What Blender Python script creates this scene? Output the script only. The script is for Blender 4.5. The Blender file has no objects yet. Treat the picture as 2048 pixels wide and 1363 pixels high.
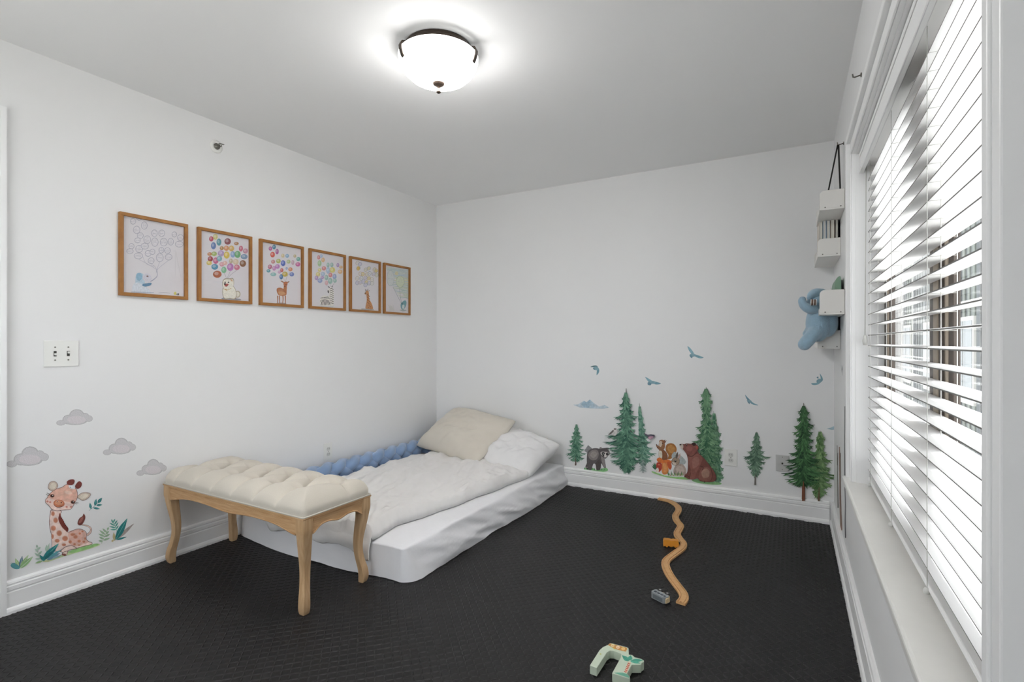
import bpy, bmesh, math, random
from mathutils import Vector, Matrix, noise as mnoise

# ------------------------------------------------------------------ camera, world, sun, exposure
scene = bpy.context.scene
col = scene.collection
H, FPX, CX, HY, YAW = 1.188, 1007.0, 1024.0, 683.0, math.radians(29.12)   # eye height, focal length in px of the 2048 frame
cam_data = bpy.data.cameras.new('camera')
cam_data.sensor_width = 36.0
cam_data.lens = FPX / 2048.0 * 36.0
cam_data.shift_y = (HY - 681.5) / 2048.0
cam_data.clip_start = 0.01
cam = bpy.data.objects.new('camera', cam_data)
cam.location = (0, 0, H)
cam.rotation_euler = (math.radians(90), 0, YAW)
col.objects.link(cam)
scene.camera = cam

world = bpy.data.worlds.new('world')
scene.world = world
world.use_nodes = True
bg = world.node_tree.nodes['Background']
bg.inputs['Color'].default_value = (0.93, 0.97, 1.0, 1)
bg.inputs['Strength'].default_value = 4.0

sun_data = bpy.data.lights.new('sun', 'SUN')
sun_data.energy = 4.6
sun_data.angle = math.radians(0.6)
sun_data.color = (1.0, 0.975, 0.94)
sun = bpy.data.objects.new('sun', sun_data)
sun.rotation_euler = Vector((-0.60, -0.20, -0.78)).to_track_quat('-Z', 'Y').to_euler()
sun.location = (6, 2, 8)
col.objects.link(sun)

LAMP_POWER = 1.6
BOWL_GLOW = 62.0
vs = scene.view_settings
vs.view_transform = 'Standard'
vs.look = 'None'
vs.exposure = 0.10
vs.gamma = 1.0
vs.use_curve_mapping = False
cy = scene.cycles
cy.use_denoising = True
cy.max_bounces = 14
cy.diffuse_bounces = 8
cy.glossy_bounces = 4
cy.transmission_bounces = 8
cy.transparent_max_bounces = 12
cy.sample_clamp_indirect = 12.0
cy.caustics_reflective = False
cy.caustics_refractive = False

# ------------------------------------------------------------------ room measures
XL, XR, YB, YF, ZC = -3.003, 0.237, 3.893, -0.32, 2.5
SN, CS = math.sin(YAW), math.cos(YAW)


def ray(px, py):
    r = (px - CX) / FPX
    return (-SN + CS * r, CS + SN * r, (HY - py) / FPX)


def on_x(px, py, X):
    a = ray(px, py); t = X / a[0]
    return Vector((X, a[1] * t, H + a[2] * t))


def on_y(px, py, Y):
    a = ray(px, py); t = Y / a[1]
    return Vector((a[0] * t, Y, H + a[2] * t))


def on_z(px, py, Z):
    a = ray(px, py); t = (Z - H) / a[2]
    return Vector((a[0] * t, a[1] * t, Z))


def lin(h):
    if isinstance(h, str):
        h = h.lstrip('#')
        h = [int(h[i:i + 2], 16) / 255 for i in (0, 2, 4)]
    return tuple((c / 12.92 if c <= 0.04045 else ((c + 0.055) / 1.055) ** 2.4) for c in h[:3]) + (1.0,)


# ------------------------------------------------------------------ materials
MATS = {}


def mat(name, color, rough=0.5, spec=0.5, metal=0.0, var=0.0, vscale=8.0, bump=0.0, bscale=200.0, stretch=None, color2=None, sheen=0.0, bdist=0.002):
    if name in MATS:
        return MATS[name]
    m = bpy.data.materials.new(name)
    m.use_nodes = True
    nt = m.node_tree
    b = nt.nodes['Principled BSDF']
    c = lin(color)
    b.inputs['Base Color'].default_value = c
    b.inputs['Roughness'].default_value = rough
    b.inputs['Specular IOR Level'].default_value = spec
    b.inputs['Metallic'].default_value = metal
    if sheen:
        b.inputs['Sheen Weight'].default_value = sheen
    tc = nt.nodes.new('ShaderNodeTexCoord')
    mp = nt.nodes.new('ShaderNodeMapping')
    if stretch:
        mp.inputs['Scale'].default_value = stretch
    nt.links.new(tc.outputs['Object'], mp.inputs['Vector'])
    if var or color2:
        n = nt.nodes.new('ShaderNodeTexNoise')
        n.inputs['Scale'].default_value = vscale
        n.inputs['Detail'].default_value = 5
        nt.links.new(mp.outputs['Vector'], n.inputs['Vector'])
        mx = nt.nodes.new('ShaderNodeMix'); mx.data_type = 'RGBA'
        c2 = lin(color2) if color2 else tuple(x * (1 - var) for x in c[:3]) + (1,)
        rp = nt.nodes.new('ShaderNodeMapRange')
        rp.inputs['From Min'].default_value = 0.3
        rp.inputs['From Max'].default_value = 0.7
        nt.links.new(n.outputs['Fac'], rp.inputs['Value'])
        nt.links.new(rp.outputs['Result'], mx.inputs['Factor'])
        mx.inputs['A'].default_value = c
        mx.inputs['B'].default_value = c2
        nt.links.new(mx.outputs['Result'], b.inputs['Base Color'])
    if bump:
        n2 = nt.nodes.new('ShaderNodeTexNoise')
        n2.inputs['Scale'].default_value = bscale
        n2.inputs['Detail'].default_value = 3
        nt.links.new(mp.outputs['Vector'], n2.inputs['Vector'])
        bp = nt.nodes.new('ShaderNodeBump')
        bp.inputs['Strength'].default_value = bump
        bp.inputs['Distance'].default_value = bdist
        nt.links.new(n2.outputs['Fac'], bp.inputs['Height'])
        nt.links.new(bp.outputs['Normal'], b.inputs['Normal'])
    MATS[name] = m
    return m


def glass_mat(name, rough=0.0, tint='#ffffff'):
    if name in MATS:
        return MATS[name]
    m = bpy.data.materials.new(name); m.use_nodes = True
    nt = m.node_tree
    for n in list(nt.nodes):
        if n.type != 'OUTPUT_MATERIAL':
            nt.nodes.remove(n)
    out = [n for n in nt.nodes if n.type == 'OUTPUT_MATERIAL'][0]
    tr = nt.nodes.new('ShaderNodeBsdfTransparent'); tr.inputs['Color'].default_value = lin(tint)
    gl = nt.nodes.new('ShaderNodeBsdfGlossy'); gl.inputs['Roughness'].default_value = rough
    lw = nt.nodes.new('ShaderNodeLayerWeight'); lw.inputs['Blend'].default_value = 0.5
    pw = nt.nodes.new('ShaderNodeMath'); pw.operation = 'POWER'; pw.inputs[1].default_value = 5.0
    fr = nt.nodes.new('ShaderNodeMath'); fr.operation = 'MULTIPLY_ADD'; fr.inputs[1].default_value = 0.96; fr.inputs[2].default_value = 0.04
    nt.links.new(lw.outputs['Facing'], pw.inputs[0]); nt.links.new(pw.outputs[0], fr.inputs[0])
    mx = nt.nodes.new('ShaderNodeMixShader')
    nt.links.new(fr.outputs[0], mx.inputs[0]); nt.links.new(tr.outputs[0], mx.inputs[1]); nt.links.new(gl.outputs[0], mx.inputs[2])
    nt.links.new(mx.outputs[0], out.inputs[0])
    MATS[name] = m
    return m


def print_mat(name='printed_vinyl', rough=0.55, amount=0.16, scale=55.0):
    if name in MATS:
        return MATS[name]
    m = bpy.data.materials.new(name); m.use_nodes = True
    nt = m.node_tree; b = nt.nodes['Principled BSDF']
    b.inputs['Roughness'].default_value = rough
    b.inputs['Specular IOR Level'].default_value = 0.3
    at = nt.nodes.new('ShaderNodeAttribute'); at.attribute_name = 'Col'
    tc = nt.nodes.new('ShaderNodeTexCoord')
    n = nt.nodes.new('ShaderNodeTexNoise'); n.inputs['Scale'].default_value = scale; n.inputs['Detail'].default_value = 4
    nt.links.new(tc.outputs['Object'], n.inputs['Vector'])
    rp = nt.nodes.new('ShaderNodeMapRange')
    rp.inputs['From Min'].default_value = 0.3; rp.inputs['From Max'].default_value = 0.7
    rp.inputs['To Min'].default_value = 1 - amount; rp.inputs['To Max'].default_value = 1 + amount
    nt.links.new(n.outputs['Fac'], rp.inputs['Value'])
    mx = nt.nodes.new('ShaderNodeVectorMath'); mx.operation = 'SCALE'
    nt.links.new(at.outputs['Color'], mx.inputs[0]); nt.links.new(rp.outputs['Result'], mx.inputs['Scale'])
    nt.links.new(mx.outputs[0], b.inputs['Base Color'])
    MATS[name] = m
    return m


M_WALL = mat('wall_paint', '#E8E8E8', 0.62, 0.35, var=0.015, vscale=2.0, bump=0.05, bscale=240)
M_CEIL = mat('ceiling_paint', '#F2F2F2', 0.8, 0.2, var=0.012, vscale=1.5)
M_TRIM = mat('trim_gloss_paint', '#F0F0F0', 0.38, 0.5, var=0.02, vscale=6.0)
M_FOAM = mat('black_foam', '#151415', 0.5, 0.42, var=0.12, vscale=3.0, bump=0.25, bscale=900)
M_SUB = mat('subfloor_wood', '#7A4A38', 0.5, 0.4, var=0.3, vscale=6.0, stretch=(1, 14, 1))
M_SLAT = mat('blind_slat_white', '#EFEFEF', 0.42, 0.5)
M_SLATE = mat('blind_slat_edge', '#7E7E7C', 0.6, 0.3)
M_CORD = mat('blind_cord', '#C9C8C4', 0.8, 0.2)
M_SILL = mat('sill_paint', '#E4E3DF', 0.34, 0.5, var=0.04, vscale=14.0)
M_BRONZE = mat('window_bronze', '#4E453F', 0.45, 0.5, var=0.1)
M_BEIGE = mat('window_beige_vinyl', '#B7AA9A', 0.5, 0.5, var=0.06)
M_GLASS = glass_mat('window_glass')
M_PGLASS = glass_mat('picture_glass')
M_OAK = mat('picture_oak', '#A9763C', 0.5, 0.4, vscale=14.0, color2='#8E5D2B', stretch=(6, 1, 1))
M_PAPER = mat('print_paper', '#E4E0E4', 0.7, 0.2)
M_PRINT = print_mat()
M_INK = print_mat('printed_paper', 0.6, 0.12, 160.0)
M_GLIT = print_mat('glitter_vinyl', 0.5, 0.22, 420.0)
M_PLATE = mat('plate_white', '#E6E6E2', 0.3, 0.5)
M_PLATEG = mat('plate_grey_insert', '#CFCFCB', 0.35, 0.5)
M_STEEL = mat('steel_plate', '#CFCFCD', 0.4, 0.5, metal=0.35, var=0.05, vscale=20)
M_SCREW = mat('screw_metal', '#77756E', 0.35, 0.5, metal=0.7)
M_DARK = mat('dark_gap', '#3B3A36', 0.6, 0.3)
M_BRZ = mat('lamp_dark_bronze', '#4A3E36', 0.4, 0.5, metal=0.6, var=0.15, vscale=60)
M_LINEN = mat('bench_linen', '#C8C1B5', 0.85, 0.15, var=0.05, vscale=300, bump=0.18, bscale=1500, bdist=0.0006, sheen=0.15)
M_BWOOD = mat('bench_limed_wood', '#C8A884', 0.6, 0.3, vscale=9.0, color2='#B29068', stretch=(9, 9, 0.7))
M_BWOODX = mat('bench_limed_wood_rail', '#C4A17A', 0.6, 0.3, vscale=9.0, color2='#AC865C', stretch=(1.2, 1.2, 14))
M_SHEET = mat('white_sheet', '#E7E7EA', 0.85, 0.15, var=0.03, vscale=9, bump=0.12, bscale=60, bdist=0.004, sheen=0.2)
M_DUVET = mat('duvet_cotton', '#E6E4E2', 0.85, 0.15, var=0.03, vscale=7, bump=0.22, bscale=34, bdist=0.006, sheen=0.2)
M_PBEIGE = mat('pillow_beige', '#D5CEC2', 0.85, 0.15, var=0.03, vscale=9, bump=0.12, bscale=40, bdist=0.004, sheen=0.2)
M_PWHITE = mat('pillow_white', '#E6E5E5', 0.85, 0.15, var=0.03, vscale=9, bump=0.15, bscale=40, bdist=0.004, sheen=0.2)
M_BLUE = mat('braid_velvet', '#86A0C4', 0.75, 0.25, var=0.12, vscale=12, sheen=0.5)
M_TRACK = mat('beech_track', '#D9AE7C', 0.5, 0.4, vscale=22.0, color2='#CB9B66', stretch=(1, 5, 1))
M_GROOVE = mat('beech_track_edge', '#A8703C', 0.6, 0.3)
M_ORANGE = mat('orange_toy_wood', '#DE9330', 0.45, 0.5, var=0.1, vscale=30)
M_TOYGREY = mat('grey_toy_metal', '#AAB0B4', 0.35, 0.5, metal=0.3, var=0.25, vscale=60)
M_TOYDK = mat('toy_dark', '#2B2B2B', 0.5, 0.4)
M_TOYCREAM = mat('toy_cream', '#E0C9A0', 0.5, 0.4)
M_MINT = mat('mint_toy_wood', '#CBD8C4', 0.55, 0.4, var=0.05, vscale=25)
M_SHELF = mat('shelf_white', '#E4E2DE', 0.42, 0.5)
M_PLUSH = mat('plush_blue', '#9DBBCF', 0.95, 0.05, var=0.14, vscale=45, bump=0.9, bscale=420, bdist=0.004, sheen=0.6)
M_BLACK = mat('black_strap', '#22211F', 0.6, 0.3)

# ------------------------------------------------------------------ object helpers
ORG = {}


def tag(o, label=None, cat=None, group=None, kind=None):
    if label: o['label'] = label
    if cat: o['category'] = cat
    if group: o['group'] = group
    if kind: o['kind'] = kind
    return o


def thing(name, loc, label=None, cat=None, group=None, kind=None):
    o = bpy.data.objects.new(name, None)
    o.empty_display_size = 0.05
    o.location = loc
    col.objects.link(o)
    ORG[o.name] = Vector(loc)
    return tag(o, label, cat, group, kind)


class MB:
    """collects world-space geometry and links it as one mesh object"""
    def __init__(self):
        self.v = []; self.f = []; self.c = []

    def add(self, vs, fs, c=None):
        k = len(self.v)
        self.v += [tuple(p) for p in vs]
        for q in fs:
            self.f.append(tuple(i + k for i in q)); self.c.append(c)
        return self

    def box(self, a, b):
        x0, y0, z0 = (min(a[i], b[i]) for i in range(3)); x1, y1, z1 = (max(a[i], b[i]) for i in range(3))
        return self.add([(x0, y0, z0), (x1, y0, z0), (x1, y1, z0), (x0, y1, z0), (x0, y0, z1), (x1, y0, z1), (x1, y1, z1), (x0, y1, z1)],
                        [(0, 3, 2, 1), (4, 5, 6, 7), (0, 1, 5, 4), (1, 2, 6, 5), (2, 3, 7, 6), (3, 0, 4, 7)])

    def tube(self, pts, rad, n=10, cap=True):
        pts = [Vector(p) for p in pts]
        R = rad if isinstance(rad, (list, tuple)) else [rad] * len(pts)
        vs = []; fs = []; up = None
        for i, p in enumerate(pts):
            t = (pts[min(i + 1, len(pts) - 1)] - pts[max(i - 1, 0)]).normalized()
            if up is None:
                up = t.orthogonal().normalized()
            up = (up - t * up.dot(t)).normalized()
            w = t.cross(up)
            for k in range(n):
                a = 2 * math.pi * k / n
                vs.append(p + (up * math.cos(a) + w * math.sin(a)) * R[i])
        for i in range(len(pts) - 1):
            for k in range(n):
                fs.append((i * n + k, i * n + (k + 1) % n, (i + 1) * n + (k + 1) % n, (i + 1) * n + k))
        if cap:
            fs.append(tuple(range(n))[::-1]); fs.append(tuple((len(pts) - 1) * n + k for k in range(n)))
        return self.add(vs, fs)

    def lathe(self, prof, center, axis='z', n=32, closed=False):
        vs = []; fs = []
        c = Vector(center); m = len(prof)
        for k in range(n):
            a = 2 * math.pi * k / n
            for (r, h) in prof:
                if axis == 'z': p = Vector((r * math.cos(a), r * math.sin(a), h))
                elif axis == 'x': p = Vector((h, r * math.cos(a), r * math.sin(a)))
                else: p = Vector((r * math.cos(a), h, r * math.sin(a)))
                vs.append(c + p)
        for k in range(n):
            k2 = (k + 1) % n
            for i in range(m - 1):
                fs.append((k * m + i, k2 * m + i, k2 * m + i + 1, k * m + i + 1))
        return self.add(vs, fs)

    def ellipsoid(self, c, r, n=16, m=10, M=None):
        vs = []; fs = []
        c = Vector(c)
        for j in range(m + 1):
            th = math.pi * j / m
            for i in range(n):
                a = 2 * math.pi * i / n
                p = Vector((r[0] * math.sin(th) * math.cos(a), r[1] * math.sin(th) * math.sin(a), r[2] * math.cos(th)))
                if M: p = M @ p
                vs.append(c + p)
        for j in range(m):
            for i in range(n):
                fs.append((j * n + i, (j + 1) * n + i, (j + 1) * n + (i + 1) % n, j * n + (i + 1) % n))
        return self.add(vs, fs)

    def prism(self, poly, off):
        """closed 3-D polygon extruded by vector off"""
        n = len(poly); off = Vector(off)
        vs = [Vector(p) for p in poly] + [Vector(p) + off for p in poly]
        fs = [tuple(range(n))[::-1], tuple(range(n, 2 * n))] + [(i, (i + 1) % n, n + (i + 1) % n, n + i) for i in range(n)]
        return self.add(vs, fs)

    def grid(self, P):
        nu, nv = len(P), len(P[0])
        vs = [p for row in P for p in row]
        fs = [(i * nv + j, (i + 1) * nv + j, (i + 1) * nv + j + 1, i * nv + j + 1) for i in range(nu - 1) for j in range(nv - 1)]
        return self.add(vs, fs)

    def mesh(self, name, m, org=Vector((0, 0, 0)), smooth=False, fix=True):
        me = bpy.data.meshes.new(name)
        me.from_pydata([tuple(Vector(p) - org) for p in self.v], [], self.f)
        if any(c is not None for c in self.c):
            at = me.color_attributes.new('Col', 'FLOAT_COLOR', 'CORNER')
            i = 0
            for p, c in zip(me.polygons, self.c):
                for k in range(p.loop_total):
                    at.data[p.loop_start + k].color = c or (1, 1, 1, 1)
        if fix:
            bm = bmesh.new(); bm.from_mesh(me)
            bmesh.ops.remove_doubles(bm, verts=bm.verts, dist=1e-6)
            bmesh.ops.recalc_face_normals(bm, faces=bm.faces)
            bm.to_mesh(me); bm.free()
        me.materials.append(m)
        if smooth:
            me.polygons.foreach_set('use_smooth', [True] * len(me.polygons))
        me.update()
        return me

    def build(self, name, m, parent=None, smooth=False, bevel=0.0, seg=2, fix=True, loc=None):
        if parent is not None:
            org = ORG[parent.name]
        elif loc is not None:
            org = Vector(loc)
        elif self.v:
            xs = list(zip(*self.v))
            org = Vector(((min(xs[0]) + max(xs[0])) / 2, (min(xs[1]) + max(xs[1])) / 2, min(xs[2])))
        me = self.mesh(name, m, org, smooth, fix)
        o = bpy.data.objects.new(name, me)
        col.objects.link(o)
        if parent is not None:
            o.parent = parent
        else:
            o.location = org
        ORG[o.name] = org
        if bevel:
            bv = o.modifiers.new('bevel', 'BEVEL'); bv.width = bevel; bv.segments = seg; bv.limit_method = 'ANGLE'
            if smooth is False and seg > 1:
                for p in me.polygons: p.use_smooth = False
        return o


def box(name, a, b, m, parent=None, bevel=0.0, seg=2):
    return MB().box(a, b).build(name, m, parent, bevel=bevel, seg=seg)


def struct(o, label=None):
    o['kind'] = 'structure'
    if label: o['label'] = label
    return o


def dup_mesh(name, src, parent, offset):
    o = bpy.data.objects.new(name, src.data)
    col.objects.link(o); o.parent = parent; o.location = offset
    for md in src.modifiers:
        n = o.modifiers.new(md.name, md.type)
        if md.type == 'BEVEL':
            n.width = md.width; n.segments = md.segments; n.limit_method = md.limit_method
    ORG[o.name] = ORG[parent.name] + Vector(offset)
    return o


def catmull(pts, n=5, closed=True):
    out = []
    L = len(pts)
    rng = range(L) if closed else range(L - 1)
    for i in rng:
        if closed:
            p0, p1, p2, p3 = pts[(i - 1) % L], pts[i], pts[(i + 1) % L], pts[(i + 2) % L]
        else:
            p0, p1, p2, p3 = pts[max(i - 1, 0)], pts[i], pts[i + 1], pts[min(i + 2, L - 1)]
        for k in range(n):
            t = k / n
            out.append(tuple(0.5 * ((2 * b) + (-a + c) * t + (2 * a - 5 * b + 4 * c - d) * t * t + (-a + 3 * b - 3 * c + d) * t ** 3)
                             for a, b, c, d in zip(p0, p1, p2, p3)))
    if not closed:
        out.append(tuple(pts[-1]))
    return out


def fbm(x, y, z=0.0, s=1.0):
    return mnoise.fractal(Vector((x * s, y * s, z)), 0.9, 2.1, 4)

# ------------------------------------------------------------------ room shell
T = 0.16
WY0, WY1, WZ0, WZ1 = 0.876, 2.58, 0.59, 1.985          # clear window opening
box_floor = box('floor', (XL - 0.02, YF - 0.02, -0.11), (XR + 0.02, YB + 0.02, -0.012), M_SUB)
floor = struct(box_floor, 'brown wooden floor under black interlocking foam tiles')
struct(box('ceiling', (XL - T, YF - T, ZC), (XR + T, YB + T, ZC + 0.12), M_CEIL), 'flat white painted ceiling')
struct(box('wall_left', (XL - T, YF - T, -0.11), (XL, YB + T, ZC), M_WALL), 'white wall with the row of framed prints')
struct(box('wall_back', (XL, YB, -0.11), (XR, YB + T, ZC), M_WALL), 'white wall with forest animal stickers')
FX0, FX1, FZ0, FZ1 = -2.60, -0.80, 0.55, 2.22             # unseen window added behind the viewpoint to fill the room with daylight
wf = MB()
for a, b in (((XL, YF - T, -0.11), (FX0, YF, ZC)), ((FX1, YF - T, -0.11), (XR, YF, ZC)), ((FX0, YF - T, -0.11), (FX1, YF, FZ0)), ((FX0, YF - T, FZ1), (FX1, YF, ZC))):
    wf.box(a, b)
struct(wf.build('wall_front', M_WALL, fix=False), 'white wall with added fill-light window behind the viewpoint')
w3 = thing('added_fill_window', ((FX0 + FX1) / 2, YF - 0.1, FZ0), 'added white framed fill-light window behind the viewpoint', kind='structure')
fk = MB()
for x in (FX0, (2 * FX0 + FX1) / 3 - 0.02, (FX0 + 2 * FX1) / 3 - 0.02, FX1 - 0.04):
    fk.box((x, YF - 0.13, FZ0), (x + 0.04, YF - 0.07, FZ1))
fk.box((FX0, YF - 0.128, FZ0), (FX1, YF - 0.072, FZ0 + 0.04)); fk.box((FX0, YF - 0.128, FZ1 - 0.04), (FX1, YF - 0.072, FZ1))
fk.build('frame', M_TRIM, w3, fix=False)
for k3 in range(3):
    wd = (FX1 - FX0) / 3
    box('glass_pane', (FX0 + wd * k3 + 0.03, YF - 0.102, FZ0 + 0.03), (FX0 + wd * (k3 + 1) - 0.03, YF - 0.098, FZ1 - 0.03), M_GLASS, w3)
wr = MB()
J = 0.015
for a, b in (((XR, YF - T, -0.11), (XR + T, WY0 - J, ZC)), ((XR, WY1 + J, -0.11), (XR + T, YB + T, ZC)),
             ((XR, WY0 - J, -0.11), (XR + T, WY1 + J, WZ0 - 0.03)), ((XR, WY0 - J, WZ1 + J), (XR + T, WY1 + J, ZC))):
    wr.box(a, b)
struct(wr.build('wall_right', M_WALL, fix=False), 'white wall around the window with blinds')

BB = [(0, -0.012), (0.026, -0.012), (0.026, 0.012), (0.022, 0.022), (0.016, 0.027), (0.016, 0.091), (0.0125, 0.094), (0.0125, 0.0985), (0.018, 0.102),
      (0.018, 0.118), (0.0125, 0.1215), (0.0125, 0.126), (0.017, 0.129), (0.0145, 0.138), (0.008, 0.143), (0, 0.143)]


def baseboard(name, f, a, b, label):
    m = MB()
    n = len(BB)
    vs = [f(d, z, a) for d, z in BB] + [f(d, z, b) for d, z in BB]
    m.add(vs, [(i, (i + 1) % n, n + (i + 1) % n, n + i) for i in range(n)] + [tuple(range(n)), tuple(range(n, 2 * n))[::-1]])
    return struct(m.build(name, M_TRIM), label)


baseboard('baseboard_left', lambda d, z, s: (XL + d, s, z), 0.842, YB, 'white moulded baseboard behind the bench')
baseboard('baseboard_back', lambda d, z, s: (s, YB - d, z), XL + 0.026, XR - 0.026, 'white moulded baseboard below the forest stickers')
baseboard('baseboard_right', lambda d, z, s: (XR - d, s, z), YF, YB, 'white moulded baseboard under the window')

# foam tiles -------------------------------------------------------
TS = 0.640
TX0, TY0 = -0.425, 1.942


def edge_curve(n=13, amp=0.0065):
    pts = [(0.0, 0.0)]
    p = TS / n
    for k in range(n):
        s = k * p
        d = amp if k % 2 else -amp
        if k == 0: d = 0
        if k == n - 1: d = 0
        pts += [(s + p * (0.06 if d == 0 else -0.02), d), (s + p * 0.12, d * 1.0), (s + p * 0.88, d * 1.0), (s + p * (0.94 if d == 0 else 1.02), d)]
    pts.append((TS, 0.0))
    return pts


EC = edge_curve()
outline = [(s, d) for s, d in EC] + [(TS + d, s) for s, d in EC] + [(s, TS + d) for s, d in EC[::-1]] + [(d, s) for s, d in EC[::-1]]
ol = []
cxy = TS / 2
for p in outline:
    q = (cxy + (p[0] - cxy) * 0.9985, cxy + (p[1] - cxy) * 0.9985)
    if not ol or abs(q[0] - ol[-1][0]) + abs(q[1] - ol[-1][1]) > 1e-5:
        ol.append(q)
if abs(ol[0][0] - ol[-1][0]) + abs(ol[0][1] - ol[-1][1]) < 1e-5:
    ol.pop()
tile_me = MB().prism([(x, y, -0.012) for x, y in ol], (0, 0, 0.012)).mesh('foam_tile', M_FOAM)
tr = MB()
NB = 28
pt = TS / NB
for i in range(NB):
    for j in range(NB):
        cx_, cy_ = (i + 0.5) * pt, (j + 0.5) * pt
        if min(cx_, cy_, TS - cx_, TS - cy_) < 0.004:
            continue
        a = math.radians(45 if (i + j) % 2 else -45)
        u = Vector((math.cos(a), math.sin(a), 0)); w = Vector((-u.y, u.x, 0))
        c = Vector((cx_, cy_, -0.0002))
        L, W, Hh = 0.0145, 0.0043, 0.0022
        vs = [c - u * L, c - u * L * 0.45 - w * W, c + u * L * 0.45 - w * W, c + u * L, c + u * L * 0.45 + w * W, c - u * L * 0.45 + w * W,
              c - u * L * 0.5 + Vector((0, 0, Hh)), c + u * L * 0.5 + Vector((0, 0, Hh))]
        tr.add(vs, [(0, 1, 6), (1, 2, 7, 6), (2, 3, 7), (3, 4, 7), (4, 5, 6, 7), (5, 0, 6)])
tread_me = tr.mesh('raised_tread', M_FOAM, fix=False)
for ix in range(-4, 1):
    for iy in range(-4, 3):
        o = bpy.data.objects.new('foam_tile', tile_me)
        col.objects.link(o); o.parent = floor
        o.location = Vector((TX0 + ix * TS, TY0 + iy * TS, 0)) - floor.location
        t = bpy.data.objects.new('raised_tread', tread_me)
        col.objects.link(t); t.parent = o
        t['kind'] = 'stuff'

# door casing at the left edge --------------------------------------
dc = MB()
for y0, y1, p in ((0.822, 0.842, 0.024), (0.752, 0.822, 0.016), (0.744, 0.752, 0.020)):
    dc.box((XL, y0, -0.012), (XL + p, y1, 2.205 - (0.842 - y1)))
for z0, z1, p, ye in ((2.185, 2.205, 0.024, 0.822), (2.115, 2.185, 0.016, 0.752), (2.107, 2.115, 0.020, 0.744)):
    dc.box((XL, -0.14, z0), (XL + p, ye, z1))
for y0, y1, p in ((-0.14, -0.12, 0.024), (-0.12, -0.05, 0.016)):
    dc.box((XL, y0, -0.012), (XL + p, y1, 2.107))
struct(dc.build('trim_1', M_TRIM, fix=False), 'white door casing at the left edge')
dr = thing('door_1', (XL, 0.35, 0.0), 'white panelled door inside the casing at the left edge', kind='structure')
box('door_slab', (XL, -0.05, 0.0), (XL + 0.008, 0.744, 2.107), M_TRIM, dr)
for z0, z1 in ((0.2, 0.95), (1.1, 1.95)):
    for y0, y1 in ((0.03, 0.31), (0.39, 0.67)):
        box('door_panel', (XL + 0.008, y0, z0), (XL + 0.013, y1, z1), M_TRIM, dr, bevel=0.004)

# window casing, jambs, sill ----------------------------------------
cs = MB()
BP, IP = 0.031, 0.016        # back band and inner face stand proud of the wall by these
OY0, OY1, OZ1 = WY0 - 0.106, WY1 + 0.106, WZ1 + 0.100
for (y0, y1) in ((OY0, OY0 + 0.028), (OY1 - 0.028, OY1)):
    cs.box((XR - BP, y0, WZ0), (XR, y1, OZ1))
cs.box((XR - BP, OY0 + 0.028, OZ1 - 0.028), (XR, OY1 - 0.028, OZ1))
for (y0, y1) in ((OY0 + 0.028, WY0 - 0.004), (WY1 + 0.004, OY1 - 0.028)):
    cs.box((XR - IP, y0, WZ0), (XR, y1, OZ1 - 0.028))
cs.box((XR - IP, WY0 - 0.004, WZ1 + 0.004), (XR, WY1 + 0.004, OZ1 - 0.028))
for (y0, y1) in ((WY0 - 0.026, WY0 - 0.004), (WY1 + 0.004, WY1 + 0.026)):
    cs.box((XR - IP - 0.006, y0, WZ0), (XR - IP, y1, WZ1 + 0.026))
cs.box((XR - IP - 0.006, WY0 - 0.004, WZ1 + 0.004), (XR - IP, WY1 + 0.004, WZ1 + 0.026))
struct(cs.build('trim_2', M_TRIM, fix=False, bevel=0.0025), 'white casing around the window')
jb = MB()
jb.box((XR - 0.002, WY0 - J, WZ0), (XR + T, WY0, WZ1 + J))
jb.box((XR - 0.002, WY1, WZ0), (XR + T, WY1 + J, WZ1 + J))
jb.box((XR - 0.002, WY0, WZ1), (XR + T, WY1, WZ1 + J))
struct(jb.build('trim_3', M_TRIM, fix=False), 'white window jamb lining')
sl = MB()
sl.prism([(x, y, WZ0 - 0.03) for x, y in ((0.195, OY0 - 0.02), (XR, OY0 - 0.02), (XR, WY0 - J), (XR + T, WY0 - J), (XR + T, WY1 + J), (XR, WY1 + J), (XR, OY1 + 0.014), (0.195, OY1 + 0.014))], (0, 0, 0.03))
struct(sl.build('trim_4', M_SILL, fix=False, bevel=0.008, seg=3), 'wide white window sill below the blinds')

# two window units ----------------------------------------------------
GX = 0.349


def window(name, y0, y1, label):
    w = thing(name, (GX, (y0 + y1) / 2, WZ0), label, kind='structure')
    z0, z1 = WZ0, WZ1

    def ring(nm, X0, X1, a0, a1, b0, b1, wd, m):
        k = MB()
        k.box((X0, a0, b0), (X1, a0 + wd, b1)); k.box((X0, a1 - wd, b0), (X1, a1, b1))
        k.box((X0, a0 + wd, b0), (X1, a1 - wd, b0 + wd)); k.box((X0, a0 + wd, b1 - wd), (X1, a1 - wd, b1))
        return k.build(nm, m, w, fix=False, bevel=0.002, seg=1)
    ring('frame', 0.333, 0.362, y0, y1, z0, z1, 0.040, M_BRONZE)
    ring('stop', 0.337, 0.360, y0 + 0.040, y1 - 0.040, z0 + 0.040, z1 - 0.040, 0.018, M_BEIGE)
    s = ring('sash', 0.341, 0.356, y0 + 0.058, y1 - 0.058, z0 + 0.058, z1 - 0.058, 0.040, M_BRONZE)
    box('glass_pane', (GX, y0 + 0.098, z0 + 0.098), (GX + 0.004, y1 - 0.098, z1 - 0.098), M_GLASS, w)
    return w


window('window_1', 1.735, WY1, 'far brown framed window behind the blinds')
window('window_2', WY0, 1.691, 'near brown framed window behind the blinds')
struct(box('trim_5', (0.330, 1.691, WZ0), (0.362, 1.735, WZ1), M_BEIGE, bevel=0.002, seg=1), 'beige mullion post between the two windows')

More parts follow.
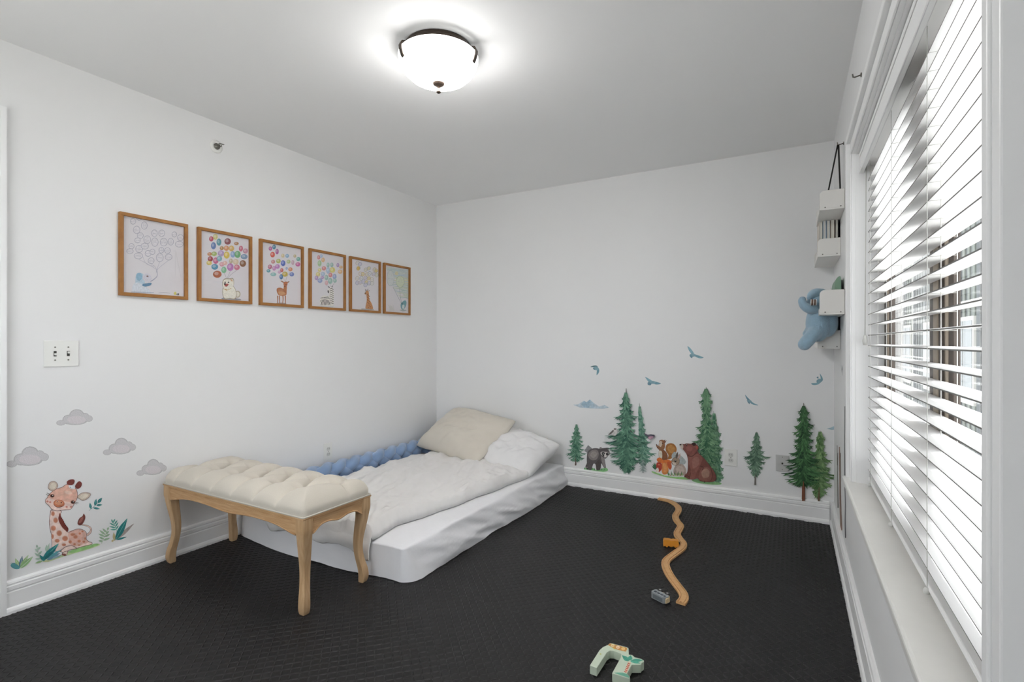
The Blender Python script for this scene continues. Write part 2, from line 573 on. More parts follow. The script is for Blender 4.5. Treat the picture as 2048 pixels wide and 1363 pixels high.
# venetian blind ------------------------------------------------------
bl = thing('venetian_blind', (0.302, (WY0 + WY1) / 2, WZ0), 'wide white slatted venetian blind hanging in the window', 'blind')
BY0, BY1 = WY0 + 0.006, WY1 - 0.006
SX0, SX1 = 0.277, 0.327
va = MB()
va.box((0.249, BY0, 1.897), (0.262, BY1, 1.982)); va.box((0.246, BY0, 1.965), (0.249, BY1, 1.982)); va.box((0.246, BY0, 1.897), (0.249, BY1, 1.907))
va.build('valance', M_SLAT, bl, fix=False, bevel=0.0015, seg=1)
box('headrail', (0.272, BY0, 1.925), (0.330, BY1, 1.975), M_SLAT, bl, bevel=0.002, seg=1)
PITCH = 0.0432
zs = []
z = 0.655
while z < 1.90:
    zs.append(z); z += PITCH
prof = []
NP = 7
tilt = math.radians(3.5)
for k in range(NP):
    u = -1 + 2 * k / (NP - 1)
    prof.append((u * 0.025, 0.0022 * (1 - u * u) + 0.0015))
for k in range(NP)[::-1]:
    u = -1 + 2 * k / (NP - 1)
    prof.append((u * 0.025, 0.0022 * (1 - u * u) - 0.0015))
cosT, sinT = math.cos(tilt), math.sin(tilt)
prof = [(a * cosT - b * sinT, a * sinT + b * cosT) for a, b in prof]
sm = MB(); n = len(prof)
sm.add([(a, BY0, b) for a, b in prof] + [(a, BY1, b) for a, b in prof],
       [(i, (i + 1) % n, n + (i + 1) % n, n + i) for i in range(n)] + [tuple(range(n)), tuple(range(n, 2 * n))[::-1]])
slat_me = sm.mesh('slat', M_SLAT, Vector((0, ORG[bl.name].y, 0)))
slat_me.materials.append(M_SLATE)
for p in slat_me.polygons:                       # the long edges of the slats are a darker grey
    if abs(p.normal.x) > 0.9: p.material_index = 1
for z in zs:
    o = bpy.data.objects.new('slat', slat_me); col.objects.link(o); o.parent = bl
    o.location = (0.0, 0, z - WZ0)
box('bottom_rail', (SX0, BY0, 0.606), (SX1, BY1, 0.622), M_SLAT, bl, bevel=0.003)
CORDY = [2.49, 1.99, 1.50, 1.0]
for y in CORDY:
    k = MB()
    for X in (SX0 - 0.002, SX1 + 0.002):
        k.tube([(X, y, 0.61), (X, y, 1.93)], 0.0009, 6)
    k.tube([(0.302, y + 0.010, 0.61), (0.302, y + 0.010, 1.93)], 0.0008, 6)
    for z in zs:
        k.tube([(SX0 - 0.002, y, z - 0.003), (SX1 + 0.002, y, z - 0.003)], 0.0006, 5)
    k.build('ladder_cord', M_CORD, bl, smooth=True)['kind'] = 'stuff'
    MB().lathe([(0.0, -0.010), (0.006, -0.008), (0.007, 0.0), (0.004, 0.006), (0, 0.006)], (SX0 - 0.003, y, 0.608), n=12).build('cord_stop', M_PLATEG, bl, smooth=True)
k = MB(); k.tube([(0.262, 2.535, 1.20), (0.266, 2.535, 1.92)], 0.0011, 6); k.tube([(0.264, 2.541, 1.20), (0.268, 2.541, 1.92)], 0.0011, 6)
k.build('pull_cord', M_CORD, bl, smooth=True)
MB().lathe([(0.0, -0.032), (0.007, -0.030), (0.0095, -0.016), (0.006, 0.006), (0.003, 0.012), (0, 0.012)], (0.263, 2.538, 1.205), n=14).build('cord_tassel', M_PLATEG, bl, smooth=True)

# outside ----------------------------------------------------------------
M_SID = mat('siding_grey', '#6E7577', 0.6, 0.3, var=0.25, vscale=3.0, stretch=(1, 1, 0.2))
M_SID2 = mat('siding_grey_green', '#7F8780', 0.6, 0.3, var=0.2, vscale=3.0)
M_SID3 = mat('siding_dark_grey', '#565C60', 0.6, 0.3, var=0.2, vscale=3.0)
M_SIDW = mat('siding_trim', '#D8D6D0', 0.6, 0.3)
M_GRND = mat('outside_ground', '#DAD8D2', 0.9, 0.1, var=0.2, vscale=1.5)
struct(box('ground', (-30, -40, -3.2), (30, 30, -3.0), M_GRND), 'grey ground outside the window')
nb = thing('neighbour_house', (3.4, 18.0, -3.0), 'grey house with vertical board siding seen through the blinds', 'house')
box('house_wall', (3.46, 6.0, -3.0), (9.0, 42.0, 4.6), M_SID, nb)
y = 8.0
k = 0
b0 = None
while y < 34.0:
    hgt = 0.014 + 0.022 * (k % 2)
    box('siding_board', (3.46 - hgt, y + 0.010, -3.0), (3.465, y + 0.170, 4.5), (M_SID, M_SID2, M_SID3)[(k * 7 + k // 3) % 3], nb)
    y += 0.18; k += 1
box('band_board', (3.36, 5.9, 1.95), (3.47, 42.0, 2.10), M_SIDW, nb)
box('roof', (3.10, 5.8, 4.6), (9.2, 42.2, 4.8), M_BRONZE, nb)
for y0 in (11.2, 14.3, 17.6, 20.9, 24.4):
    f = box('house_window', (3.40, y0, -0.2), (3.47, y0 + 1.5, 1.75), M_SIDW, nb)
    for q in range(2):
        box('pane', (3.392, y0 + 0.08 + q * 0.7, -0.1), (3.401, y0 + 0.72 + q * 0.7, 1.66), mat('house_pane', '#4E5C60', 0.12, 0.6), f)

# ceiling lamp -------------------------------------------------------------
LX, LY = -1.388, 1.815
lamp = thing('ceiling_lamp', (LX, LY, 2.30), 'flush ceiling lamp with frosted white glass bowl and dark bronze fittings', 'ceiling lamp')
MB().lathe([(0.0, 2.5), (0.150, 2.5), (0.153, 2.49), (0.150, 2.478), (0.0, 2.468)], (LX, LY, 0), n=48).build('ceiling_pan', M_BRZ, lamp, smooth=True)
MB().lathe([(0.158, 2.482), (0.162, 2.482), (0.164, 2.466), (0.158, 2.466), (0.158, 2.482)], (LX, LY, 0), n=64).build('rim_ring', M_BRZ, lamp, smooth=True)
m = bpy.data.materials.new('frosted_glass_bowl'); m.use_nodes = True
nt = m.node_tree
pb = nt.nodes['Principled BSDF']; pb.inputs['Base Color'].default_value = (0.86, 0.86, 0.86, 1); pb.inputs['Roughness'].default_value = 0.25
tl = nt.nodes.new('ShaderNodeBsdfTranslucent'); tl.inputs['Color'].default_value = (0.9, 0.9, 0.9, 1)
ms = nt.nodes.new('ShaderNodeMixShader'); ms.inputs[0].default_value = 0.55
nt.links.new(pb.outputs[0], ms.inputs[1]); nt.links.new(tl.outputs[0], ms.inputs[2])
ge = nt.nodes.new('ShaderNodeNewGeometry')
em = nt.nodes.new('ShaderNodeEmission'); em.inputs['Color'].default_value = (1, 0.985, 0.965, 1)
sb = nt.nodes.new('ShaderNodeMath'); sb.operation = 'SUBTRACT'; sb.inputs[0].default_value = 1.0
ml = nt.nodes.new('ShaderNodeMath'); ml.operation = 'MULTIPLY'; ml.inputs[1].default_value = BOWL_GLOW
nt.links.new(ge.outputs['Backfacing'], sb.inputs[1]); nt.links.new(sb.outputs[0], ml.inputs[0]); 
tcb = nt.nodes.new('ShaderNodeTexCoord'); sx_ = nt.nodes.new('ShaderNodeSeparateXYZ'); mr = nt.nodes.new('ShaderNodeMapRange')
nt.links.new(tcb.outputs['Object'], sx_.inputs[0]); nt.links.new(sx_.outputs['Z'], mr.inputs['Value'])
for nm_, v_ in (('From Min', 0.055), ('From Max', 0.145), ('To Min', 1.0), ('To Max', 0.10)): mr.inputs[nm_].default_value = v_   # the bulbs sit low in the bowl, its rim glows less
m2_ = nt.nodes.new('ShaderNodeMath'); m2_.operation = 'MULTIPLY'
nt.links.new(ml.outputs[0], m2_.inputs[0]); nt.links.new(mr.outputs['Result'], m2_.inputs[1]); nt.links.new(m2_.outputs[0], em.inputs['Strength'])
ad = nt.nodes.new('ShaderNodeAddShader')
nt.links.new(ms.outputs[0], ad.inputs[0]); nt.links.new(em.outputs[0], ad.inputs[1])
nt.links.new(ad.outputs[0], [x for x in nt.nodes if x.type == 'OUTPUT_MATERIAL'][0].inputs[0])
bowl = [(0.178, 2.460), (0.177, 2.450), (0.170, 2.425), (0.155, 2.400), (0.130, 2.376), (0.095, 2.358), (0.05, 2.348), (0.008, 2.345)]
MB().lathe(bowl, (LX, LY, 0), n=64).build('glass_bowl', m, lamp, smooth=True)
away = math.atan2(LY, LX)
for da in (0, 118, -118):
    a = away + math.radians(da)
    u = Vector((math.cos(a), math.sin(a), 0)); w = Vector((-u.y, u.x, 0)); c = Vector((LX, LY, 0))
    path = [(0.10, 2.478), (0.165, 2.476), (0.180, 2.472), (0.1855, 2.460), (0.183, 2.440), (0.176, 2.418), (0.169, 2.410)]
    k = MB()
    P = []
    for i, (r, zz) in enumerate(path):
        P.append([c + u * r - w * 0.011 + Vector((0, 0, zz)), c + u * r + w * 0.011 + Vector((0, 0, zz))])
    k.grid(P)
    o = k.build('rim_clip', M_BRZ, lamp)
    sd = o.modifiers.new('thick', 'SOLIDIFY'); sd.thickness = 0.004; sd.offset = 0
MB().lathe([(0.0, 2.349), (0.028, 2.350), (0.029, 2.345), (0.020, 2.337), (0.008, 2.331), (0.006, 2.324), (0.005, 2.318), (0.009, 2.313), (0.011, 2.308), (0.006, 2.303), (0, 2.302)],
           (LX, LY, 0), n=32).build('finial', M_BRZ, lamp, smooth=True)
MB().tube([(LX, LY, 2.34), (LX, LY, 2.47)], 0.004, 8).build('stem', M_BRZ, lamp)
for s in (-1, 1):
    p = (LX + s * 0.075, LY - s * 0.02, 2.418)
    ld = bpy.data.lights.new('lamp_bulb', 'POINT'); ld.energy = LAMP_POWER / 2; ld.shadow_soft_size = 0.028; ld.color = (1.0, 0.985, 0.965)
    lo = bpy.data.objects.new('lamp_bulb', ld); col.objects.link(lo); lo.parent = lamp; lo.location = Vector(p) - lamp.location

# ------------------------------------------------------------------ mattress with fitted sheet
MZ = 0.168
mt = thing('mattress', (-2.32, 2.88, 0.0), 'full size mattress in a loose white fitted sheet lying on the floor', 'mattress')


def mat_outline(level, n=120):
    """closed outline of the sheet, level 0 = floor, 1 = top edge"""
    xr = -1.622 + (-1.672 + 1.622) * level
    xl = XL + 0.030
    yb = YB - 0.030
    pts = []
    # foot edge, left to right, bowed towards the viewer
    for k in range(n + 1):
        u = k / n
        x = xl + 0.02 + (xr - (0.098 - 0.062 * level) - xl - 0.02) * u
        bow = (1 - abs(2 * u - 0.9) ** 2.2) if u < 0.95 else 0
        y = 1.900 - 0.052 * max(bow, 0) * (1 - 0.35 * level) + 0.010 * level
        y += 0.006 * fbm(x * 3, 7.7, level) * (1 - level)
        pts.append((x, y))
    # rounded corner
    R = 0.088 - 0.062 * level
    cxx, cyy = xr - R, 1.897 + 0.010 * level + R
    for k in range(1, 10):
        a = math.radians(-90 + 90 * k / 10)
        pts.append((cxx + R * math.cos(a), cyy + R * math.sin(a)))
    for k in range(n + 1):
        u = k / n
        y = cyy + (yb - cyy) * u
        ph = y * 1.0 + level * 0.42                       # folds run diagonally down the side
        drape = 0.052 * (0.5 - abs(mnoise.noise(Vector((ph * 4.3, level * 1.2, 0.5))))) + 0.024 * (0.5 - abs(mnoise.noise(Vector((ph * 9.5, level * 2.0, 3.5))))) + 0.010 * math.sin(ph * 8.5)
        env = (1 - level) ** 0.5 * min(1, 0.25 + level * 2.2) * min(1, u * 9)
        pts.append((xr + drape * env + 0.010 * math.sin(y * 4.1 + 1) * (1 - level) - 0.004 * math.sin(math.pi * level), y))
    for k in range(1, 8):
        pts.append((xr - (xr - xl) * k / 8, yb))
    for k in range(n // 3 + 1):
        pts.append((xl, yb - (yb - 1.92) * k / (n // 3)))
    return pts


rows = []
LV = [0.0, 0.04, 0.10, 0.18, 0.26, 0.34, 0.42, 0.50, 0.58, 0.66, 0.74, 0.82, 0.90, 0.96, 1.0]
for lv in LV:
    rows.append([Vector((x, y, 0.004 + lv * (MZ - 0.008) + (0.004 * fbm(x * 5, y * 5, 1.0) if lv < 0.05 else 0))) for x, y in mat_outline(lv)])
top = mat_outline(1.0)
cxm, cym = -2.33, 2.89
for s, zz in ((0.988, MZ - 0.001), (0.965, MZ + 0.003), (0.90, MZ + 0.004), (0.6, MZ + 0.005), (0.2, MZ + 0.006)):
    rows.append([Vector((cxm + (x - cxm) * (1 - (1 - s) * 1.0), cym + (y - cym) * (1 - (1 - s) * 0.7), zz + 0.0015 * fbm(x * 6, y * 6, 2))) for x, y in top])
k = MB()
N = len(rows[0])
vs = [p for r in rows for p in r]
fs = [(i * N + j, i * N + (j + 1) % N, (i + 1) * N + (j + 1) % N, (i + 1) * N + j) for i in range(len(rows) - 1) for j in range(N)]
fs.append(tuple((len(rows) - 1) * N + j for j in range(N)))
k.add(vs, fs).build('fitted_sheet', M_SHEET, mt, smooth=True)
box('mattress_core', (XL + 0.06, 1.96, 0.002), (-1.74, YB - 0.06, MZ - 0.02), mat('mattress_ticking', '#DDDBD4', 0.9, 0.1), mt, bevel=0.03, seg=3)

# ------------------------------------------------------------------ duvet
def duvet_edge(y):
    pts = [(1.85, -1.865), (2.0, -1.885), (2.12, -1.893), (2.43, -1.83), (2.68, -1.795), (3.0, -1.755), (3.3, -1.72), (3.7, -1.72)]
    for (a, xa), (b, xb) in zip(pts, pts[1:]):
        if y <= b:
            t = max(0, (y - a) / (b - a))
            return xa + (xb - xa) * t
    return pts[-1][1]


def foot_y(x):
    u = (x - (XL + 0.05)) / (-1.77 - XL - 0.05)
    bow = max(0, 1 - abs(2 * u - 0.9) ** 2.2)
    return 1.900 - 0.052 * bow * 0.75 + 0.006


def duvet_h(x, y, w):
    """height of the duvet surface above the sheet; w = distance inside from the free edge"""
    left = max(0.0, min(1.0, (-2.00 - x) / 0.6))
    base = 0.058 + 0.026 * left * (0.6 + 0.4 * math.sin(y * 2.2)) - 0.030 * max(0.0, min(1.0, (-2.62 - x) / 0.2)) * max(0, min(1, (y - 2.4) / 0.5))
    base += 0.016 * fbm(x * 2.4, y * 0.9, 4.2) + 0.022 * max(0, fbm(x * 3.1 + 4, y * 1.2, 9.0))
    th = math.radians(24)
    u = x * math.cos(th) + y * math.sin(th); v = -x * math.sin(th) + y * math.cos(th)
    u += 0.05 * mnoise.noise(Vector((x * 3, y * 3, 2.0)))
    n1 = mnoise.noise(Vector((u * 7.5, v * 1.7, 1.3)))
    n2 = mnoise.noise(Vector((u * 16.0, v * 3.6, 5.3)))
    n3 = mnoise.noise(Vector((u * 30.0, v * 8.0, 8.8)))
    n4 = mnoise.noise(Vector((x * 5.0, y * 11.0, 3.8)))
    base += 0.022 * (0.55 - abs(n1) * 1.9) + 0.012 * (0.5 - abs(n2) * 1.8) + 0.004 * n3 + 0.009 * (0.4 - abs(n4) * 1.6)
    # bunched roll near the foot corner
    base += 0.030 * math.exp(-((x + 2.02) / 0.12) ** 2 - ((y - 2.05) / 0.16) ** 2)
    e = min(1.0, w / 0.045)
    return max(0.004, base * math.sqrt(max(0.0, 1 - (1 - e) ** 2)))


P = []
NX, NY = 170, 220
for j in range(NY + 1):
    s = j / NY
    L = s * 1.62                      # length along the duvet from its hanging foot hem
    row = []
    for i in range(NX + 1):
        u = i / NX
        yy = 1.855 + max(0.0, L - 0.07)
        xr = duvet_edge(yy)
        hem = 0.035 * math.sin(u * 15 + 1) + 0.03 * fbm(u * 5, 1.1)
        hang = 0.0
        if u > 0.80:                      # corner that slides down over the foot of the bed
            hang = 0.060 * math.sin((u - 0.80) / 0.20 * math.pi * 0.72)
        x = -2.815 + (xr + 2.815) * u
        w = min(x + 2.83, xr - x, 9.0)
        wf_ = (L + 0.02)
        if L < 0.09:
            f = L / 0.09
            y = foot_y(x) - 0.016 - 0.010 * (1 + math.sin(u * 34)) * (1 - f) - 0.012 * math.sin(math.pi * f)
            z = (MZ - 0.030 - hang + hem * 0.6) * (1 - f) + (MZ + 0.028) * f
            z += 0.006 * mnoise.noise(Vector((x * 14, z * 30, 2)))
            y += 0.012 * mnoise.noise(Vector((x * 11, z * 16, 7)))
        else:
            y = yy + 0.010 * fbm(x * 3, yy * 3, 3)
            if L < 0.30: y += (foot_y(x) - 0.010 - 1.875) * (1 - (L - 0.09) / 0.21)
            z = MZ + 0.006 + duvet_h(x, y, min(w, wf_ * 0.9, 1.635 - L))
        xx = x + (0.010 * fbm(y * 6, 2.2, u) if u > 0.9 else 0)
        row.append(Vector((xx, y, z)))
    P.append(row)
k = MB().grid(P)
dv = k.build('duvet', M_DUVET, smooth=True, fix=True)
tag(dv, 'crumpled white duvet spread over the floor mattress', 'duvet')
sd = dv.modifiers.new('thick', 'SOLIDIFY'); sd.thickness = 0.006; sd.offset = -1

# ------------------------------------------------------------------ pillows
def pillow(name, m, center, ux, uy, w, h, t, label, seed, flange=0.0, n=44):
    """ux, uy: unit directions of the pillow's width and height"""
    ux = Vector(ux).normalized(); uy = (Vector(uy) - ux * Vector(uy).dot(ux)).normalized(); nz = ux.cross(uy)
    c = Vector(center)
    k = MB()
    for sgn in (1, -1):
        G = []
        for i in range(n + 1):
            a = -1 + 2 * i / n
            row = []
            for j in range(n + 1):
                b = -1 + 2 * j / n
                pinch = 1 - 0.07 * (abs(a) ** 5) * (abs(b) ** 5)
                sidex = 1 - 0.07 * (1 - b * b) * abs(a) ** 3
                sidey = 1 - 0.07 * (1 - a * a) * abs(b) ** 3
                X = a * w / 2 * (1 - 0.05 * (1 - b * b) * a * a) * pinch
                Y = b * h / 2 * (1 - 0.06 * (1 - a * a) * b * b) * pinch
                th = max(0.0, (1 - abs(a) ** 2.6)) ** 0.62 * max(0.0, (1 - abs(b) ** 2.6)) ** 0.62
                wr = 0.014 * fbm(a * 2.2, b * 2.2, seed) + 0.010 * (0.5 - abs(mnoise.noise(Vector((a * 5 - b * 3, a * 1.4 + b * 2.5, seed + 1)))) * 2) + 0.016 * (1 - abs(mnoise.noise(Vector((a * 2.5 + b * 1.2, b * 1.6 - a, seed)))) * 2) * th
                edge = 0.02 * mnoise.noise(Vector((a * 1.3, b * 1.3, seed + 3)))
                Z = sgn * (t / 2 * th) + wr * (0.3 + th) * (1 if sgn > 0 else 0.3) + edge
                if min(1 - abs(a), 1 - abs(b)) < 1e-9:
                    Z = edge
                row.append(c + ux * X + uy * Y + nz * Z)
            G.append(row)
        k.grid(G)
    o = k.build(name, m, smooth=True, fix=True)
    tag(o, label, 'pillow')
    return o


pillow('pillow', M_PWHITE, (-1.965, 3.585, 0.302), (1, -0.08, -0.13), (0.06, 1, 0.34), 0.60, 0.52, 0.21, 'plump white pillow lying beside the beige pillow', 2.2)
pillow('pillow', M_PBEIGE, (-2.455, 3.575, 0.402), (0.90, -0.22, -0.045), (0.14, 0.66, 0.42), 0.82, 0.56, 0.23, 'large beige pillow leaning against the wall at the head of the bed', 5.1)
pillow('pillow', mat('pillow_cream', '#DDD6C8', 0.85, 0.15, var=0.03, sheen=0.2), (-1.965, 3.812, 0.292), (1, 0.02, -0.10), (0, 0.12, 1), 0.36, 0.22, 0.09, 'cream cushion wedged behind the white pillow against the wall', 8.4)

# ------------------------------------------------------------------ braided bumper
br = thing('braided_bumper', (-2.905, 2.9, MZ), 'blue velvet braided bumper cushion running along the wall side of the bed', 'bumper cushion')
for s in range(3):
    pts = []; rad = []
    NN = 260
    for k in range(NN + 1):
        u = k / NN
        y = 1.99 + (3.80 - 1.99) * u
        ph = 2 * math.pi * (y / 0.40) + s * 2 * math.pi / 3
        a = math.sin(ph); b = math.sin(2 * ph)
        pts.append((-2.912 + 0.026 * b, y, MZ + 0.080 + 0.036 * a * 1.0))
        rad.append(0.043 * (0.96 + 0.08 * math.cos(2 * ph)))
    MB().tube(pts, rad, 14).build('strand', M_BLUE, br, smooth=True)

# ------------------------------------------------------------------ tufted bench
BX0, BX1, BYA, BYB = -2.955, -1.835, 1.452, 1.850
bench = thing('tufted_bench', ((BX0 + BX1) / 2, (BYA + BYB) / 2, 0.0), 'beige button-tufted bench on pale wooden cabriole legs at the foot of the bed', 'bench')
RZ = 0.418


def leg(sx, sy):
    x = BX1 if sx > 0 else BX0
    y = BYB if sy > 0 else BYA
    prof = [(0.0, -0.001, 0.0145), (0.012, 0.001, 0.0175), (0.035, 0.0025, 0.0190), (0.07, -0.001, 0.0185), (0.11, -0.009, 0.0170), (0.16, -0.0155, 0.0170), (0.21, -0.0155, 0.0185),
            (0.26, -0.0105, 0.0210), (0.31, -0.0045, 0.0235), (0.345, -0.0015, 0.0255), (0.37, 0.0, 0.0275), (RZ, 0.0, 0.0275)]
    pr = catmull(prof, 4, closed=False)
    k = MB(); vs = []; fs = []
    for (z, off, hw) in pr:
        cx_ = x - sx * 0.0275 + sx * off; cy_ = y - sy * 0.0275 + sy * off
        c = 0.18 * hw
        for dx, dy in ((-hw, -hw + c), (-hw + c, -hw), (hw - c, -hw), (hw, -hw + c), (hw, hw - c), (hw - c, hw), (-hw + c, hw), (-hw, hw - c)):
            vs.append((cx_ + dx, cy_ + dy, z))
    n = len(pr)
    for i in range(n - 1):
        for q in range(8):
            fs.append((i * 8 + q, i * 8 + (q + 1) % 8, (i + 1) * 8 + (q + 1) % 8, (i + 1) * 8 + q))
    fs.append(tuple(range(8))[::-1]); fs.append(tuple((n - 1) * 8 + q for q in range(8)))
    k.add(vs, fs).build('leg', M_BWOOD, bench)


for sx in (-1, 1):
    for sy in (-1, 1):
        leg(sx, sy)


def scallop(u):
    """drop of the apron below its top, u from 0 to 1 along the rail"""
    d = min(u, 1 - u)
    end = 0.030 * math.exp(-(d / 0.10) ** 1.6)
    mid = 0.012 * math.exp(-((u - 0.5) / 0.13) ** 2)
    return 0.044 + end + mid


def apron(p0, p1, inward):
    p0, p1 = Vector(p0), Vector(p1)
    n = 40
    up = [p0 + (p1 - p0) * (i / n) for i in range(n + 1)]
    lo = [p0 + (p1 - p0) * (i / n) - Vector((0, 0, scallop(i / n))) for i in range(n + 1)]
    o = MB().prism(up + lo[::-1], Vector(inward) * 0.02).build('apron', M_BWOODX, bench)
    k = MB()
    out = Vector(inward) * -0.003
    k.tube([q + out * 0.6 + Vector((0, 0, 0.004)) for q in lo], 0.0035, 6)
    a = MB()
    b1 = [q + Vector((0, 0, -0.010)) for q in up]; b2 = [q + Vector((0, 0, -0.016)) for q in up]
    a.prism(b1 + b2[::-1], out).build('apron_bead', M_BWOODX, bench)
    k.build('apron_edge_bead', M_BWOODX, bench, smooth=True)


ins = 0.006
apron((BX0 + 0.055, BYA + ins, RZ), (BX1 - 0.055, BYA + ins, RZ), (0, 1, 0))
apron((BX0 + 0.055, BYB - ins, RZ), (BX1 - 0.055, BYB - ins, RZ), (0, -1, 0))
apron((BX1 - ins, BYA + 0.055, RZ), (BX1 - ins, BYB - 0.055, RZ), (-1, 0, 0))
apron((BX0 + ins, BYA + 0.055, RZ), (BX0 + ins, BYB - 0.055, RZ), (1, 0, 0))
box('seat_frame', (BX0 - 0.002, BYA - 0.002, RZ), (BX1 + 0.002, BYB + 0.002, RZ + 0.008), M_BWOODX, bench, bevel=0.003)
pp = MB()
e_ = 0.001
pp.tube([(BX0 + 0.004, BYA + e_, RZ + 0.011), (BX1 - 0.004, BYA + e_, RZ + 0.011), (BX1 - e_, BYA + 0.004, RZ + 0.011), (BX1 - e_, BYB - 0.004, RZ + 0.011), (BX1 - 0.004, BYB - e_, RZ + 0.011),
         (BX0 + 0.004, BYB - e_, RZ + 0.011), (BX0 + e_, BYB - 0.004, RZ + 0.011), (BX0 + e_, BYA + 0.004, RZ + 0.011), (BX0 + 0.004, BYA + e_, RZ + 0.011)], 0.0042, 8)
pp.build('piping', M_LINEN, bench, smooth=True)
# cushion
CL, CD = BX1 - BX0, BYB - BYA
near = [(0.095 + 0.148 * q, 0.36) for q in range(6)]
far = [(0.165 + 0.148 * q, 0.70) for q in range(6)]
near = [(a * CL, b * CD) for a, b in near]; far = [(a * CL, b * CD) for a, b in far]
segs = []
for q in range(6):
    segs.append((near[q], far[q], 1.0))
    if q > 0: segs.append((near[q], far[q - 1], 1.0))
    segs.append((near[q], (near[q][0] - 0.004, 0.0), 0.75))
    segs.append((far[q], (far[q][0] + 0.004, CD), 0.75))
segs.append((near[0], (0.0, near[0][1] + 0.02), 0.6)); segs.append((far[5], (CL, far[5][1] - 0.02), 0.6))


def seg_d(p, a, b):
    ax, ay = b[0] - a[0], b[1] - a[1]
    t = max(0, min(1, ((p[0] - a[0]) * ax + (p[1] - a[1]) * ay) / (ax * ax + ay * ay)))
    return math.hypot(p[0] - a[0] - ax * t, p[1] - a[1] - ay * t)


def cush_z(x, y):
    e = min(x, CL - x, y, CD - y)
    dome = 0.030 + 0.066 * (1 - math.exp(-max(e, 0) / 0.030))
    cr = 0.0
    for a, b, wt in segs:
        if abs(x - (a[0] + b[0]) / 2) > 0.16: continue
        d = seg_d((x, y), a, b)
        cr = max(cr, wt * (0.018 * math.exp(-(d / 0.006) ** 1.1) + 0.022 * math.exp(-(d / 0.034) ** 1.6)))
    bt = 0.0
    for a in near + far:
        d = math.hypot(x - a[0], y - a[1])
        if d < 0.12: bt = max(bt, 0.062 * math.exp(-(d / 0.028) ** 1.2))
    return RZ + 0.010 + dome - max(cr * min(1, 0.40 + e / 0.06), bt)


NXc, NYc = 260, 96
G = []
for i in range(NXc + 1):
    row = []
    x = CL * i / NXc
    for j in range(-3, NYc + 4):
        y = CD * max(0, min(NYc, j)) / NYc
        px_, py_ = x, y
        z = cush_z(x, y)
        # rounded plan corners
        rr = 0.03
        qx = max(rr - x, x - (CL - rr), 0); qy = max(rr - y, y - (CD - rr), 0)
        if qx > 0 and qy > 0:
            d = math.hypot(qx, qy); mx_ = max(qx, qy)
            f = mx_ / d
            px_ = x + (qx * (1 - f)) * (1 if x < CL / 2 else -1); py_ = y + (qy * (1 - f)) * (1 if y < CD / 2 else -1)
        if j < 0 or j > NYc:
            q = (-j if j < 0 else j - NYc)
            z = z + (RZ + 0.008 - z) * (q / 3)
        row.append(Vector((BX0 + px_, BYA + py_, z)))
    G.append(row)
Gf = [[Vector((p.x, p.y, p.z + (RZ + 0.008 - p.z) * (q / 3))) for p in G[0]] for q in (3, 2, 1)]
Gl = [[Vector((p.x, p.y, p.z + (RZ + 0.008 - p.z) * (q / 3))) for p in G[-1]] for q in (1, 2, 3)]
MB().grid(Gf + G + Gl).build('cushion', M_LINEN, bench, smooth=True)
for a in near + far:
    zz = cush_z(a[0], a[1])
    MB().ellipsoid((BX0 + a[0], BYA + a[1], zz + 0.002), (0.010, 0.010, 0.005), 12, 6).build('tuft_button', M_LINEN, bench, smooth=True)

# ------------------------------------------------------------------ wall fittings
def plate(name, face, u0, u1, z0, z1, label, cat, kind):
    """face(u, z, d): point on the wall at along-wall u, height z, standing d proud of it"""
    uc, zc = (u0 + u1) / 2, (z0 + z1) / 2
    t = thing(name, face(uc, zc, 0), label, cat)

    def bx(nm, a0, a1, b0, b1, d0, d1, m, bev=0.0):
        return MB().box(face(a0, b0, d0), face(a1, b1, d1)).build(nm, m, t, bevel=bev)

    def disc(nm, u, z, r, d0, d1, m, flat=0.0):
        pts = []
        for k in range(20):
            a = 2 * math.pi * k / 20
            pts.append(face(u + r * math.cos(a), z + max(-r + flat, min(r - flat, r * math.sin(a))), d0))
        nrm = Vector(face(0, 0, d1)) - Vector(face(0, 0, d0))
        return MB().prism(pts, nrm).build(nm, m, t)
    bx('plate', u0, u1, z0, z1, 0, 0.006, M_STEEL if kind == 'coax' else M_PLATE, 0.002)
    if kind == 'switch':
        for s in (-1, 1):
            u = uc + s * 0.0245
            bx('toggle_slot', u - 0.0055, u + 0.0055, zc - 0.0125, zc + 0.0125, 0.005, 0.0066, M_DARK)
            bx('toggle', u - 0.0035, u + 0.0045, zc - 0.004 + s * 0.004, zc + 0.006 + s * 0.004, 0.006, 0.016, M_PLATE, 0.001)
            for q in (-1, 1):
                disc('screw', u, zc + q * 0.030, 0.0034, 0.0055, 0.0072, M_SCREW)
    elif kind == 'outlet':
        for q in (-1, 1):
            f = disc('socket_face', uc, zc + q * 0.0195, 0.0165, 0.005, 0.0075, M_PLATEG, 0.003)
            for w in (-1, 1):
                bx('slot', uc + w * 0.006 - 0.001, uc + w * 0.006 + 0.001, zc + q * 0.0195 - 0.002, zc + q * 0.0195 + 0.006, 0.007, 0.0078, M_DARK)
        disc('screw', uc, zc, 0.003, 0.0055, 0.007, M_SCREW)
    else:
        disc('coax_jack', uc, zc, 0.0055, 0.005, 0.014, M_DARK)
        for q in (-1, 1):
            disc('screw', uc, zc + q * 0.042, 0.0028, 0.0055, 0.007, M_SCREW)
    return t


